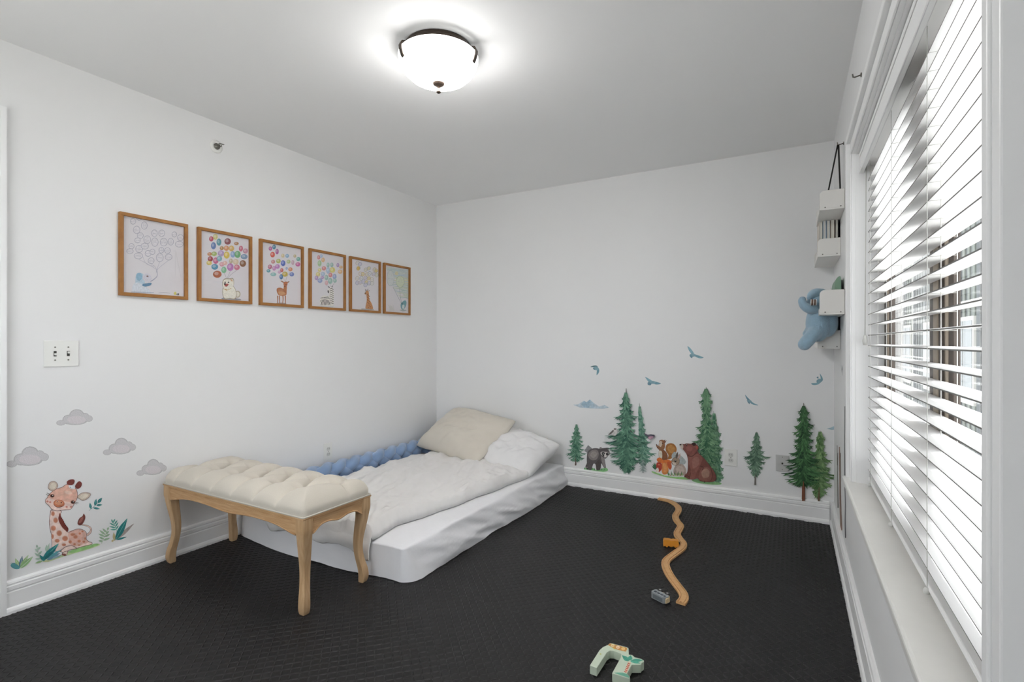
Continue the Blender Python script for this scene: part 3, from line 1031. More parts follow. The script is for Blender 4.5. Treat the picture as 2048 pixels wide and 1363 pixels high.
FL = lambda u, z, d: Vector((XL + d, u, z))
FB = lambda u, z, d: Vector((u, YB - d, z))
FR = lambda u, z, d: Vector((XR - d, u, z))
plate('light_switch', FL, 0.972, 1.101, 1.072, 1.193, 'white double toggle light switch plate on the left wall', 'light switch', 'switch')
plate('wall_outlet', FL, 2.553, 2.629, 0.315, 0.440, 'white power outlet on the left wall above the blue braid', 'outlet', 'outlet')
plate('wall_outlet', FB, -0.425, -0.342, 0.304, 0.424, 'white power outlet beside the bear sticker on the back wall', 'outlet', 'outlet')
plate('coax_plate', FB, -0.100, -0.020, 0.306, 0.417, 'steel coaxial wall plate partly behind the dark green tree sticker', 'wall plate', 'coax')
# sidewall sprinkler
sp0 = on_x(432, 293, XL)
sp = thing('fire_sprinkler', sp0, 'small chrome sidewall fire sprinkler high on the left wall', 'sprinkler')
MB().lathe([(0.0, 0.0), (0.038, 0.0), (0.038, 0.004), (0.030, 0.009), (0.020, 0.010), (0.018, 0.004), (0, 0.004)], sp0, 'x', 32).build('escutcheon', M_PLATE, sp, smooth=True)
MB().lathe([(0.018, 0.0), (0.018, 0.012), (0.011, 0.014), (0.011, 0.026), (0.007, 0.027), (0, 0.027)], sp0, 'x', 20).build('sprinkler_body', M_SCREW, sp, smooth=True)
k = MB()
for s in (-1, 1):
    k.tube([sp0 + Vector((0.02, s * 0.012, 0)), sp0 + Vector((0.034, s * 0.014, 0)), sp0 + Vector((0.048, s * 0.004, 0.0))], 0.0025, 8)
k.build('frame_arms', M_SCREW, sp, smooth=True)
MB().box(sp0 + Vector((0.048, -0.014, 0.004)), sp0 + Vector((0.062, 0.014, 0.006))).build('deflector', M_SCREW, sp)


# ------------------------------------------------------------------ flat art (vinyl stickers, prints)
class Art(MB):
    """flat printed shapes lying on a plane; pos(u, v) gives the plane point of a drawing coordinate"""
    def __init__(self, pos, normal, lift=0.0006, step=0.00002):
        MB.__init__(self); self.pos = pos; self.n = Vector(normal); self.k = 0; self.lift = lift; self.step = step

    def poly(self, pts, color, smooth=4):
        if smooth: pts = catmull([tuple(p) for p in pts], smooth)
        off = self.n * (self.lift + self.k * self.step); self.k += 1
        vs = [self.pos(u, v) + off for u, v in pts]
        return self.add(vs, [tuple(range(len(vs)))], lin(color) if isinstance(color, str) else color)

    def ell(self, u, v, ru, rv, color, ang=0.0, n=16):
        c, s = math.cos(ang), math.sin(ang)
        return self.poly([(u + ru * math.cos(a) * c - rv * math.sin(a) * s, v + ru * math.cos(a) * s + rv * math.sin(a) * c)
                          for a in [2 * math.pi * i / n for i in range(n)]], color, 0)

    def stroke(self, pts, w, color, smooth=4, taper=(1, 1)):
        if smooth: pts = catmull([tuple(p) for p in pts], smooth, closed=False)
        L = []; R = []
        n = len(pts)
        for i, (u, v) in enumerate(pts):
            a = pts[max(i - 1, 0)]; b = pts[min(i + 1, n - 1)]
            du, dv = b[0] - a[0], b[1] - a[1]; l = math.hypot(du, dv) or 1
            t = i / (n - 1); ww = w / 2 * (taper[0] + (taper[1] - taper[0]) * t)
            L.append((u - dv / l * ww, v + du / l * ww)); R.append((u + dv / l * ww, v - du / l * ww))
        off = self.n * (self.lift + self.k * self.step); self.k += 1
        vs = [self.pos(*p) + off for p in L + R]
        c = lin(color) if isinstance(color, str) else color
        return self.add(vs, [(i, i + 1, n + i + 1, n + i) for i in range(n - 1)], c)

    def outline(self, pts, w, color, smooth=4):
        p = list(pts) + [pts[0]]
        return self.stroke(p, w, color, smooth)

    def leaf(self, b, t, w, color, bend=0.0, vein=None):
        bu, bv = b; tu, tv = t
        du, dv = tu - bu, tv - bv; l = math.hypot(du, dv) or 1; nu, nv = -dv / l, du / l
        c = [(bu, bv)]
        for s in (0.3, 0.6, 0.85): c.append((bu + du * s + nu * (w / 2 * math.sin(math.pi * s ** 0.8) + bend * math.sin(math.pi * s)), bv + dv * s + nv * (w / 2 * math.sin(math.pi * s ** 0.8) + bend * math.sin(math.pi * s))))
        c.append((tu, tv))
        for s in (0.85, 0.6, 0.3): c.append((bu + du * s - nu * (w / 2 * math.sin(math.pi * s ** 0.8) - bend * math.sin(math.pi * s)), bv + dv * s - nv * (w / 2 * math.sin(math.pi * s ** 0.8) - bend * math.sin(math.pi * s))))
        self.poly(c, color, 3)
        if vein: self.stroke([b, t], w * 0.07, vein, 0)
        return self

    def done(self, name, label=None, cat='wall sticker', group=None, parent=None, m=None):
        o = self.build(name, m or M_PRINT, parent, fix=False)
        # faces towards the room
        me = o.data
        for p in me.polygons:
            if p.normal.dot(self.n) < 0: p.flip()
        me.update()
        if label: tag(o, label, cat, group)
        return o


def zl(x0, y0, s, plane='L', lift=0.0):
    if plane == 'L': return lambda u, v: on_x(x0 + u / s, y0 + v / s, XL + lift)
    if plane == 'B': return lambda u, v: on_y(x0 + u / s, y0 + v / s, YB - lift)
    return lambda u, v: on_x(x0 + u / s, y0 + v / s, XR - lift)


NL, NB_, NR = (1, 0, 0), (0, -1, 0), (-1, 0, 0)


def mixc(a, b, t):
    a, b = lin(a), lin(b)
    return tuple(x + (y - x) * t for x, y in zip(a, b))


# clouds
def cloud(bb, skew, label):
    u0, v0, u1, v1 = bb
    a = Art(zl(0, 780, 3.586), NL)
    W, Hh = u1 - u0, v1 - v0
    P = lambda x, y: (u0 + W * x, v0 + Hh * y - skew * (x - 0.5) * Hh)
    blobs = [(0.13, 0.80, 0.13, 0.17), (0.34, 0.62, 0.17, 0.30), (0.56, 0.40, 0.21, 0.39), (0.79, 0.52, 0.12, 0.26), (0.89, 0.62, 0.11, 0.20), (0.55, 0.76, 0.30, 0.22)]
    for s, c in ((1.0, '#B9B8B9'), (0.86, '#C9C7C9')):
        for x, y, rx, ry in blobs:
            p = P(x, y); a.ell(p[0], p[1], rx * W * s, ry * Hh * s, c, -0.06)
    a.ell(*P(0.55, 0.66), 0.26 * W, 0.24 * Hh, '#D3CDD0')
    a.done('cloud_sticker', label, 'wall sticker', 'grey cloud stickers', m=M_GLIT)


cloud((403, 135, 665, 252), 0.10, 'grey cloud sticker, the highest of four on the left wall')
cloud((45, 402, 350, 545), 0.22, 'grey cloud sticker nearest the door casing')
cloud((738, 340, 975, 462), 0.16, 'grey cloud sticker between the top cloud and the bench')
cloud((978, 492, 1195, 610), 0.16, 'grey cloud sticker just above the bench cushion')

# giraffe -----------------------------------------------------------------
a = Art(zl(80, 940, 7.575), NL)
OUT = '#6B4A48'
a.poly([(40, 1372), (200, 1318), (420, 1240), (560, 1185), (720, 1140), (850, 1108), (905, 1132), (700, 1205), (500, 1262), (300, 1322), (120, 1385)], '#C7D9A4')
a.poly([(420, 1235), (560, 1180), (720, 1138), (850, 1108), (880, 1130), (700, 1195), (520, 1245)], '#9CCB84')
body = [(165, 600), (150, 680), (140, 780), (150, 880), (172, 980), (178, 1080), (180, 1150), (200, 1215), (330, 1235), (350, 1285), (400, 1285), (430, 1215), (520, 1192), (650, 1152), (770, 1122), (787, 1095), (740, 1078), (700, 1040),
        (705, 960), (670, 912), (600, 887), (520, 900), (430, 937), (380, 900), (320, 830), (287, 760), (290, 680), (322, 615)]
a.stroke([(705, 985), (762, 935), (768, 880), (722, 842), (630, 822)], 30, OUT, taper=(1.2, 0.6)); a.stroke([(705, 985), (762, 935), (768, 880), (722, 842), (630, 822)], 22, '#DCC0B4', taper=(1.2, 0.5))
a.poly(body, '#EDD6CC')
a.poly([(430, 940), (520, 905), (600, 892), (665, 918), (700, 965), (695, 1035), (740, 1080), (650, 1120), (520, 1150), (450, 1100)], '#DDB4A6')
a.outline(body, 7, OUT)
for u, v, ru, rv in [(195, 655, 28, 38), (235, 755, 36, 42), (200, 875, 42, 42), (290, 950, 42, 46), (378, 1030, 46, 42), (258, 1065, 40, 30), (188, 1000, 20, 40), (495, 970, 45, 25), (535, 1005, 38, 32), (600, 955, 22, 20), (590, 1070, 30, 25),
                     (660, 1078, 25, 20), (520, 1115, 22, 20), (455, 1080, 28, 28), (590, 1130, 25, 14), (360, 1125, 35, 22), (640, 922, 20, 16), (300, 670, 14, 24), (680, 1030, 16, 22)]:
    a.ell(u, v, ru, rv, '#D8A892'); a.ell(u + 2, v + 2, ru * 0.78, rv * 0.78, '#C88368')
a.stroke([(300, 1230), (380, 1160), (480, 1140), (560, 1180)], 8, OUT); a.stroke([(430, 1215), (350, 1240), (330, 1270)], 8, OUT); a.ell(360, 1275, 34, 16, '#8A5A50')
a.poly([(300, 650), (322, 710), (350, 752), (372, 800), (400, 840), (428, 880), (415, 928), (350, 880), (300, 805), (276, 735), (284, 690)], '#7A3B33')
for i in range(7):
    a.leaf((312 + i * 16, 735 + i * 26), (336 + i * 15, 715 + i * 27), 12, '#6A2F2A')
for P, I in (([(120, 260), (140, 190), (200, 163), (250, 188), (268, 240), (235, 290), (190, 312), (140, 290)], [(145, 255), (165, 205), (205, 185), (235, 205), (240, 245), (210, 280), (175, 285)]),
             ([(552, 405), (620, 347), (700, 333), (764, 360), (720, 422), (650, 457), (600, 432)], [(590, 405), (640, 365), (700, 352), (735, 365), (700, 410), (645, 435)])):
    a.poly(P, '#C9B8A8'); a.poly(I, '#DCD3C4'); a.outline(P, 5, OUT)
for P in ([(405, 205), (408, 165), (450, 140), (500, 135), (522, 155), (510, 200), (470, 225), (425, 222)], [(530, 245), (545, 205), (590, 163), (632, 195), (612, 258), (560, 280)]):
    a.poly(P, '#7B3E38')
head = [(180, 322), (250, 280), (330, 255), (400, 213), (470, 232), (540, 280), (562, 340), (560, 420), (522, 490), (490, 552), (450, 590), (340, 602), (250, 612), (180, 590), (130, 530), (85, 490), (80, 450), (110, 410), (130, 370)]
a.poly(head, '#E2B4A2')
a.poly([(85, 455), (130, 420), (200, 440), (280, 470), (370, 470), (450, 480), (505, 520), (450, 588), (340, 600), (250, 610), (180, 588), (130, 528), (90, 492)], '#EBD0C6')
a.poly([(250, 300), (340, 275), (440, 300), (520, 330), (530, 400), (430, 410), (330, 400), (260, 370)], '#E3B5A2')
a.ell(425, 335, 60, 28, '#E9C9B9', 0.2)
a.outline(head, 6, OUT)
a.poly([(430, 232), (470, 225), (525, 250), (520, 280), (480, 280), (445, 262)], '#E8ECEE'); a.ell(460, 256, 10, 8, '#7D97A8')
a.ell(285, 500, 86, 58, '#C67A5A', 0.1); a.ell(285, 490, 62, 34, '#D79A7A', 0.1); a.ell(262, 466, 12, 9, '#F0D8CC'); a.ell(262, 470, 8, 6, '#5A2F28'); a.ell(320, 488, 10, 9, '#5A2F28')
a.stroke([(205, 515), (240, 550), (290, 558), (345, 540)], 7, '#5F3830')
a.stroke([(180, 560), (240, 585), (320, 585), (400, 570)], 6, '#F2E0D8')
for u, v, s in ((183, 384, 1), (495, 480, 1)):
    a.ell(u, v, 34, 26, '#8A5B48'); a.ell(u, v + 2, 26, 20, '#3C2622'); a.ell(u + 6, v - 5, 7, 6, '#F4F0EE')
for p in ([(150, 372), (115, 375), (88, 355)], [(155, 362), (120, 350), (100, 340)], [(525, 478), (555, 490), (580, 492)], [(522, 492), (545, 505), (560, 510)]):
    a.stroke(p, 6, '#3C2A28')
for u, v in ((400, 552), (468, 552), (110, 470), (150, 480)): a.ell(u, v, 18, 15, '#D08F82')
a.poly([(565, 800), (590, 730), (640, 690), (658, 655), (684, 700), (670, 762), (630, 822), (590, 830)], '#74403A'); a.poly([(582, 790), (605, 735), (645, 700), (650, 730), (615, 790)], '#9C655C')
a.done('giraffe_sticker', 'baby giraffe wall sticker sitting on a strip of grass by the door', 'wall sticker')

TEAL, TEAL2, SAGE, GRN, OLV = '#2F7F80', '#3C8F7E', '#9DB89A', '#7FB07A', '#B9B07A'
z3 = zl(0, 780, 3.586)
a = Art(z3, NL)
for t, w, c in (((75, 1238), 40, '#5E8F96'), ((108, 1203), 30, '#A9C58C'), ((160, 1184), 26, '#5F7F94'), ((205, 1178), 26, '#9DBE86'), ((238, 1190), 32, '#8FB57E')):
    a.leaf((142, 1276), t, w, c, vein='#E6ECE4')
a.ell(108, 1262, 34, 18, '#5C9AA0', 0.3)
a.done('foliage_sticker', 'small leafy plant sticker lowest by the door casing', 'wall sticker', 'leaf stickers')
a = Art(z3, NL, lift=0.0030)
a.stroke([(300, 1222), (275, 1180), (262, 1125)], 3, SAGE)
for b, t in (((290, 1205), (248, 1208)), ((282, 1190), (245, 1165)), ((275, 1175), (300, 1150)), ((270, 1155), (248, 1135)), ((266, 1140), (290, 1122)), ((264, 1128), (262, 1105)), ((300, 1222), (252, 1235)), ((325, 1150), (335, 1105)), ((330, 1160), (352, 1095))):
    a.leaf(b, t, 15, '#A8BFAE')
a.leaf((300, 1220), (418, 1098), 44, TEAL, vein='#7FC0B8'); a.leaf((305, 1222), (400, 1130), 20, '#2A6E74'); a.leaf((318, 1222), (282, 1178), 20, TEAL); a.leaf((335, 1215), (430, 1165), 26, '#6E8FA0'); a.leaf((345, 1200), (440, 1140), 18, '#5F9FA8')
a.leaf((370, 1205), (440, 1180), 14, '#8FA9B0'); a.leaf((300, 1224), (250, 1240), 12, '#93B27C'); a.leaf((310, 1226), (360, 1220), 12, '#C9C9A0')
a.done('foliage_sticker', 'teal leaf cluster sticker in front of the giraffe', 'wall sticker', 'leaf stickers')
a = Art(z3, NL)
a.stroke([(638, 862), (680, 828), (728, 778)], 3, '#7FA8A8')
for b, t, w in (((652, 850), (644, 806), 18), ((680, 828), (690, 778), 20), ((700, 808), (732, 770), 22), ((690, 825), (733, 820), 16), ((668, 842), (716, 850), 15)):
    a.leaf(b, t, w, TEAL, vein='#8CC5C2')
a.done('foliage_sticker', 'single teal sprig sticker floating right of the giraffe head', 'wall sticker', 'leaf stickers')
a = Art(z3, NL)
a.stroke([(727, 1098), (748, 1050), (776, 988)], 3, '#9BB48E')
for b, t in (((735, 1082), (706, 1078)), ((742, 1066), (710, 1050)), ((750, 1048), (704, 1028)), ((755, 1035), (712, 1002)), ((762, 1018), (735, 990)), ((740, 1075), (790, 1058)), ((750, 1050), (790, 1030)), ((758, 1030), (782, 1008)), ((770, 1000), (778, 980))):
    a.leaf(b, t, 15, SAGE)
a.stroke([(838, 1012), (825, 975), (802, 925)], 3, '#6DAFA0')
for b, t in (((833, 998), (790, 998)), ((828, 985), (782, 975)), ((822, 970), (784, 950)), ((815, 955), (796, 925)), ((832, 995), (850, 968)), ((826, 978), (848, 945)), ((820, 960), (842, 930)), ((812, 945), (825, 922))):
    a.leaf(b, t, 11, '#5FA596')
a.leaf((822, 1078), (814, 1018), 22, '#C0B48C'); a.leaf((835, 1068), (960, 955), 26, '#A79C98'); a.leaf((828, 1072), (912, 918), 44, TEAL, vein='#73B8B0'); a.leaf((835, 1072), (908, 1050), 14, TEAL); a.leaf((800, 1085), (815, 1070), 14, '#CDBB86')
a.done('foliage_sticker', 'sage fern and broad teal leaf sticker nearest the bench leg', 'wall sticker', 'leaf stickers')


# trees ---------------------------------------------------------------------
def fir(a, apex, base, hw, dark, light, trunk, seed, levels=11, start=0.08, trunk_w=0.05, prof=None, trunk_vis=0.10, left=1.0, right=1.0, bottom=1.0):
    """hw: half width at its widest; prof: list of (t, width factor) down the tree"""
    rs = random.Random(seed)
    prof = prof or [(0, 0.08), (0.15, 0.26), (0.4, 0.55), (0.65, 0.80), (0.85, 1.0), (1.0, 0.85)]
    Hh = base[1] - apex[1]
    cu = lambda t: apex[0] + (base[0] - apex[0]) * t
    cv = lambda t: apex[1] + Hh * t

    def wf(t):
        for (a0, w0), (a1, w1) in zip(prof, prof[1:]):
            if t <= a1: return w0 + (w1 - w0) * max(0, (t - a0) / (a1 - a0))
        return prof[-1][1]
    tl = 1 - trunk_vis
    a.stroke([(cu(0.0), cv(0.0)), (cu(start + 0.06), cv(start + 0.06))], hw * 0.10, mixc(dark, '#8A7A72', 0.45), 0, taper=(0.25, 1))
    a.stroke([(cu(0.6), cv(0.6)), (cu(1.0), cv(1.0))], hw * trunk_w * 3.0, trunk, 0, taper=(0.6, 1.0))
    th = (tl - start) / levels
    for i in range(levels)[::-1]:
        t = start + th * (i + 0.5)
        w = hw * wf((t - start + th * 0.5) / (tl - start)) * (0.88 + 0.24 * rs.random())
        core = mixc(dark, light, 0.12 + 0.25 * rs.random())
        a.poly([(cu(t) - w * 0.52, cv(t + th * 0.72)), (cu(t) - w * 0.20, cv(t)), (cu(t), cv(t - th * 0.9)), (cu(t) + w * 0.20, cv(t)), (cu(t) + w * 0.52, cv(t + th * 0.72)), (cu(t), cv(t + th * 1.0))], core, 3)
        st = []
        for s in (-1, 1):
            lim = left if s < 0 else right
            nq = 7
            for q in range(nq):
                f = q / (nq - 1)
                ang = f
                L = w * lim * (1.12 - 0.80 * f ** 1.3) * (0.86 + 0.28 * rs.random())
                y1 = t + th * (0.15 + 0.85 * f) + th * rs.uniform(-0.12, 0.12)
                st.append((s, L, t - th * (0.75 - 0.45 * f), y1))
        rs.shuffle(st)
        for s, L, y0, y1 in st:
            b = (cu(t) + s * L * 0.03, cv(y0)); m_ = (cu(t) + s * L * 0.55, cv(y0 + (y1 - y0) * 0.86)); e = (cu(t) + s * L, cv(y1 - th * 0.10))
            c = mixc(dark, light, min(1, max(0, rs.gauss(0.40, 0.32))))
            pts = catmull([b, m_, e], 4, closed=False)
            wd = Hh * th * 0.36 + w * 0.02
            a.stroke(pts, wd, c, 0, taper=(1.0, 0.10))
            for z_ in range(2):
                r = 0.35 + 0.3 * z_
                p0 = pts[int(r * (len(pts) - 1))]
                a.stroke([p0, (p0[0] + s * L * 0.24, p0[1] + Hh * th * (0.22 + 0.2 * rs.random()))], wd * 0.55, mixc(dark, light, rs.random() * 0.9), 0, taper=(1, 0.08))
    if trunk_vis > 0.03:
        a.stroke([(cu(0.80), cv(0.80)), (cu(0.92), cv(0.92)), (cu(1.0), cv(1.0))], hw * trunk_w * 2.4, trunk, 0, taper=(0.3, 1.1))


zA = zl(1130, 770, 7.57, 'B'); zB = zl(1290, 770, 6.815, 'B'); zC = zl(1440, 680, 3.587, 'B'); zD = zl(1110, 660, 4.13, 'B')
G1, G2 = '#235245', '#7FAE92'
a = Art(zA, NB_)
fir(a, (180, 590), (163, 1210), 145, '#2E5F4C', '#86B096', '#6A5A52', 3, levels=8, start=0.03, trunk_vis=0.14)
a.done('tree_sticker', 'small green fir sticker left of the raccoon', 'wall sticker', 'fir tree stickers')

a = Art(zA, NB_)
fir(a, (1125, 270), (1185, 1190), 165, '#3F7566', '#93BBA2', '#8C8A88', 11, levels=9, start=0.08, left=0.5, trunk_vis=0.03, prof=[(0, .1), (.25, .35), (.42, .3), (.5, .6), (.7, .75), (.9, 1.0), (1, .7)])
a.stroke([(1183, 1120), (1185, 1322)], 16, '#8F9A98', 0, (0.5, 1))
for t in range(9):
    a.stroke([(1183, 1128 + t * 19), (1128 + 14 * (t % 2) - t, 1160 + t * 18)], 15, ['#8FA29C', '#7C918B', '#A3B3AC'][t % 3], 0, (1, .1)); a.stroke([(1183, 1128 + t * 19), (1244 - 12 * (t % 2), 1164 + t * 18)], 15, ['#7C918B', '#A3B3AC', '#8FA29C'][t % 3], 0, (1, .1))
fir(a, (930, 45), (945, 1310), 285, G1, G2, '#8B7365', 7, levels=12, start=0.07, trunk_vis=0.03, trunk_w=0.045, prof=[(0, .12), (.1, .22), (.25, .38), (.38, .62), (.46, .42), (.52, .55), (.58, .85), (.72, 1.0), (.82, .9), (.92, .75), (1, .4)])
# small birds resting on the branches
a.poly([(740, 660), (768, 640), (790, 660), (800, 710), (780, 752), (735, 750), (720, 710)], '#D9D4D2'); a.poly([(665, 748), (700, 705), (740, 668), (748, 690), (715, 725)], '#6B6462'); a.ell(768, 656, 18, 15, '#77706E'); a.leaf((782, 652), (800, 656), 6, '#4a4442')
a.poly([(1200, 715), (1260, 740), (1310, 735), (1360, 748), (1368, 768), (1330, 800), (1285, 812), (1260, 775), (1225, 750)], '#5E5A68'); a.poly([(1270, 778), (1320, 765), (1350, 772), (1325, 803), (1287, 812)], '#C59BAE'); a.ell(1345, 752, 18, 12, '#4E4C58')
a.done('tree_sticker', 'tall double fir sticker with two small birds right of the raccoon', 'wall sticker', 'fir tree stickers')

a = Art(zA, NB_)
a.poly([(290, 992), (350, 905), (412, 955), (338, 1022)], '#8C8C8E', 0)
a.poly([(292, 1262), (340, 1240), (420, 1250), (480, 1283), (560, 1262), (620, 1245), (652, 1288), (560, 1312), (380, 1308)], '#8CC487', 3)
for t in range(9): a.leaf((300 + t * 36, 1290), (296 + t * 38, 1235 + 15 * (t % 3)), 16, '#4F8F62')
a.poly([(345, 1165), (318, 1205), (312, 1245), (345, 1272), (385, 1268), (402, 1228), (390, 1180)], '#4A4446'); a.stroke([(328, 1200), (385, 1205)], 14, '#A39C98', 0); a.stroke([(322, 1238), (385, 1245)], 14, '#A39C98', 0)
a.poly([(332, 1075), (342, 1010), (385, 968), (455, 950), (525, 962), (565, 1000), (585, 1080), (600, 1160), (622, 1240), (590, 1248), (548, 1180), (535, 1268), (520, 1285), (478, 1282), (462, 1200), (430, 1190), (395, 1285), (362, 1280), (338, 1225), (330, 1140)], '#655F60')
a.poly([(352, 1070), (372, 1012), (430, 975), (490, 985), (510, 1050), (480, 1120), (400, 1130)], '#8E8684'); a.poly([(380, 1060), (420, 1005), (470, 1010), (480, 1060), (430, 1100)], '#A39A95')
a.poly([(545, 1060), (590, 1075), (612, 1180), (620, 1238), (592, 1246), (560, 1160)], '#8F8988'); a.poly([(470, 1180), (520, 1120), (545, 1170), (535, 1270), (480, 1280)], '#57504F')
a.poly([(528, 938), (562, 950), (600, 948), (640, 945), (664, 950), (662, 985), (690, 1032), (655, 1068), (622, 1105), (590, 1100), (555, 1070), (528, 1045), (520, 990)], '#5C5657')
a.poly([(540, 1010), (600, 1005), (682, 1018), (680, 1045), (640, 1075), (600, 1080), (548, 1050)], '#C9C2BE')
a.poly([(556, 1020), (590, 1012), (612, 1040), (600, 1075), (570, 1062)], '#2E2A2C'); a.poly([(622, 1030), (650, 1015), (676, 1030), (662, 1058), (632, 1062)], '#2E2A2C')
a.poly([(598, 1040), (618, 1036), (628, 1085), (608, 1100), (595, 1082)], '#DAD4D0'); a.ell(612, 1098, 10, 8, '#1E1A1C'); a.ell(580, 1038, 7, 6, '#EEEEEE'); a.ell(655, 1036, 6, 5, '#EEEEEE')
a.ell(543, 950, 14, 16, '#8A8384'); a.ell(652, 962, 12, 12, '#8A8384')
a.done('raccoon_sticker', 'grey raccoon wall sticker standing on grass between two fir stickers', 'wall sticker')

# tree with bear
a = Art(zB, NB_)
a.poly([(640, 1290), (760, 1275), (900, 1305), (1030, 1325), (1025, 1352), (860, 1350), (700, 1325)], '#93C489', 3)
fir(a, (935, 350), (1000, 1290), 125, '#3F6F55', '#92B898', '#6B5B50', 21, levels=9, start=0.06, trunk_vis=0.02, left=0.7, right=0.8, prof=[(0, .12), (.15, .4), (.35, .8), (.6, .8), (.8, .7), (1, .8)])
fir(a, (835, 20), (860, 1270), 190, '#2A5A40', '#86AE86', '#6B5B50', 22, levels=13, start=0.04, trunk_vis=0.02, prof=[(0, .14), (.1, .36), (.18, .5), (.25, .3), (.36, .32), (.44, .7), (.5, .6), (.6, 1.0), (.7, .9), (.85, .8), (1, .8)])
bear = [(480, 800), (505, 792), (540, 795), (575, 785), (640, 790), (665, 780), (700, 795), (728, 825), (722, 880), (740, 920), (800, 975), (870, 1060), (930, 1140), (968, 1210), (970, 1275), (930, 1305), (850, 1308), (760, 1295), (725, 1260), (660, 1272), (605, 1268), (545, 1240), (548, 1215), (580, 1180),
        (590, 1110), (590, 1010), (575, 940), (545, 890), (515, 858), (485, 830)]
a.poly(bear, '#7A4A42')
a.poly([(600, 960), (660, 930), (740, 935), (790, 985), (770, 1050), (740, 1120), (700, 1200), (680, 1265), (615, 1262), (630, 1150), (605, 1060)], '#8C5A50')
a.poly([(650, 1010), (700, 970), (740, 985), (740, 1060), (700, 1110), (660, 1120)], '#9C6C62')
a.poly([(750, 1180), (790, 1115), (850, 1105), (905, 1150), (915, 1230), (890, 1290), (800, 1295), (740, 1260)], '#8A5B50'); a.poly([(775, 1180), (815, 1130), (860, 1135), (885, 1180), (870, 1240), (800, 1250)], '#A58070')
a.stroke([(750, 1090), (800, 1110), (780, 1150)], 8, '#4F2C28'); a.stroke([(905, 1140), (925, 1220), (900, 1295)], 9, '#5A332D'); a.stroke([(590, 950), (650, 958), (720, 900)], 9, '#56302B'); a.stroke([(632, 1180), (610, 1262)], 7, '#5A332D')
a.poly([(525, 845), (560, 800), (640, 805), (700, 830), (710, 880), (660, 930), (590, 925)], '#86524B'); a.poly([(560, 850), (600, 825), (650, 840), (640, 885), (590, 890)], '#9A6058')
a.poly([(482, 802), (520, 798), (530, 825), (518, 862), (488, 832)], '#CDBDB2'); a.ell(490, 802, 13, 9, '#2A2020'); a.ell(573, 803, 12, 10, '#241818'); a.ell(576, 800, 3, 3, '#FFFFFF')
a.poly([(640, 790), (660, 776), (690, 780), (700, 805), (670, 820)], '#3A2420'); a.poly([(700, 830), (722, 822), (735, 850), (715, 872)], '#A5554A')
a.stroke([(545, 1243), (580, 1225), (620, 1250)], 10, '#5A332D')
a.done('bear_sticker', 'brown bear wall sticker sitting in front of tall firs beside the outlet', 'wall sticker')

# squirrel, mushrooms and rabbit
a = Art(zB, NB_)
a.poly([(95, 1170), (150, 1185), (260, 1225), (380, 1245), (500, 1245), (560, 1255), (640, 1275), (560, 1285), (400, 1270), (260, 1245), (110, 1195)], '#9CCB84', 3)
for t in range(7): a.leaf((140, 1150), (88 + t * 14, 1128 - 80 * math.sin(0.5 + t * 0.35)), 14, '#3F6B4E')
a.poly([(280, 850), (300, 805), (350, 788), (400, 805), (430, 855), (425, 910), (395, 960), (355, 1000), (310, 1005), (320, 950), (290, 905)], '#A8713F'); a.poly([(305, 850), (345, 812), (390, 830), (405, 880), (370, 925), (330, 910)], '#C08B4F')
a.poly([(195, 885), (235, 870), (285, 905), (310, 960), (300, 1020), (240, 1025), (195, 985), (185, 930)], '#8A5A3E'); a.poly([(190, 900), (225, 895), (235, 950), (225, 1010), (192, 975)], '#DDD6C6')
a.poly([(190, 790), (195, 755), (230, 742), (262, 755), (272, 800), (270, 850), (240, 890), (200, 885), (160, 845), (155, 805), (180, 830)], '#96694A'); a.poly([(195, 770), (225, 760), (235, 800), (215, 840), (192, 820)], '#D9C6B4'); a.leaf((255, 780), (275, 738), 16, '#7A4E34'); a.leaf((265, 790), (292, 748), 14, '#7A4E34'); a.leaf((170, 830), (155, 798), 14, '#5E4130'); a.leaf((180, 855), (160, 838), 12, '#5E4130')
a.ell(240, 790, 8, 8, '#2A1C18')
a.poly([(365, 980), (375, 930), (410, 905), (450, 940), (500, 965), (555, 1030), (545, 1070), (500, 1080), (420, 1060)], '#AEB6B6')
a.poly([(390, 1150), (420, 1090), (480, 1070), (530, 1090), (560, 1150), (550, 1220), (480, 1225), (400, 1210)], '#B6A399'); a.poly([(420, 1140), (470, 1100), (520, 1120), (530, 1180), (460, 1200)], '#CBBAB0')
a.poly([(360, 1030), (390, 990), (440, 985), (470, 1020), (460, 1070), (420, 1090), (380, 1080), (362, 1055)], '#A8937F'); a.poly([(370, 1045), (400, 1050), (430, 1075), (395, 1088)], '#D8CCC0')
a.leaf((425, 1000), (448, 905), 32, '#6E5F55'); a.leaf((455, 1010), (480, 925), 32, '#C4A79C'); a.ell(415, 1033, 14, 13, '#2E2420'); a.ell(418, 1029, 4, 4, '#FFFFFF'); a.outline([(360, 1030), (390, 990), (440, 985), (470, 1020), (460, 1070), (420, 1090), (380, 1080), (362, 1055)], 5, '#75655A')
a.poly([(230, 1045), (290, 1040), (315, 1100), (320, 1180), (290, 1212), (245, 1210), (225, 1150)], '#D98A4E'); a.poly([(245, 1070), (280, 1065), (295, 1150), (265, 1190)], '#E3A066')
a.poly([(160, 1010), (185, 985), (220, 990), (250, 1020), (310, 1010), (362, 1035), (350, 1060), (290, 1055), (225, 1060), (180, 1045)], '#D9783C'); a.poly([(300, 1045), (350, 1050), (365, 1110), (345, 1150), (318, 1120)], '#C9603A')
a.poly([(158, 1060), (200, 1050), (230, 1080), (222, 1150), (190, 1180), (160, 1150)], '#B8483A'); a.poly([(150, 1150), (175, 1120), (190, 1160), (175, 1192), (150, 1185)], '#E6DCD0'); a.ell(190, 1080, 14, 10, '#D97A5A')
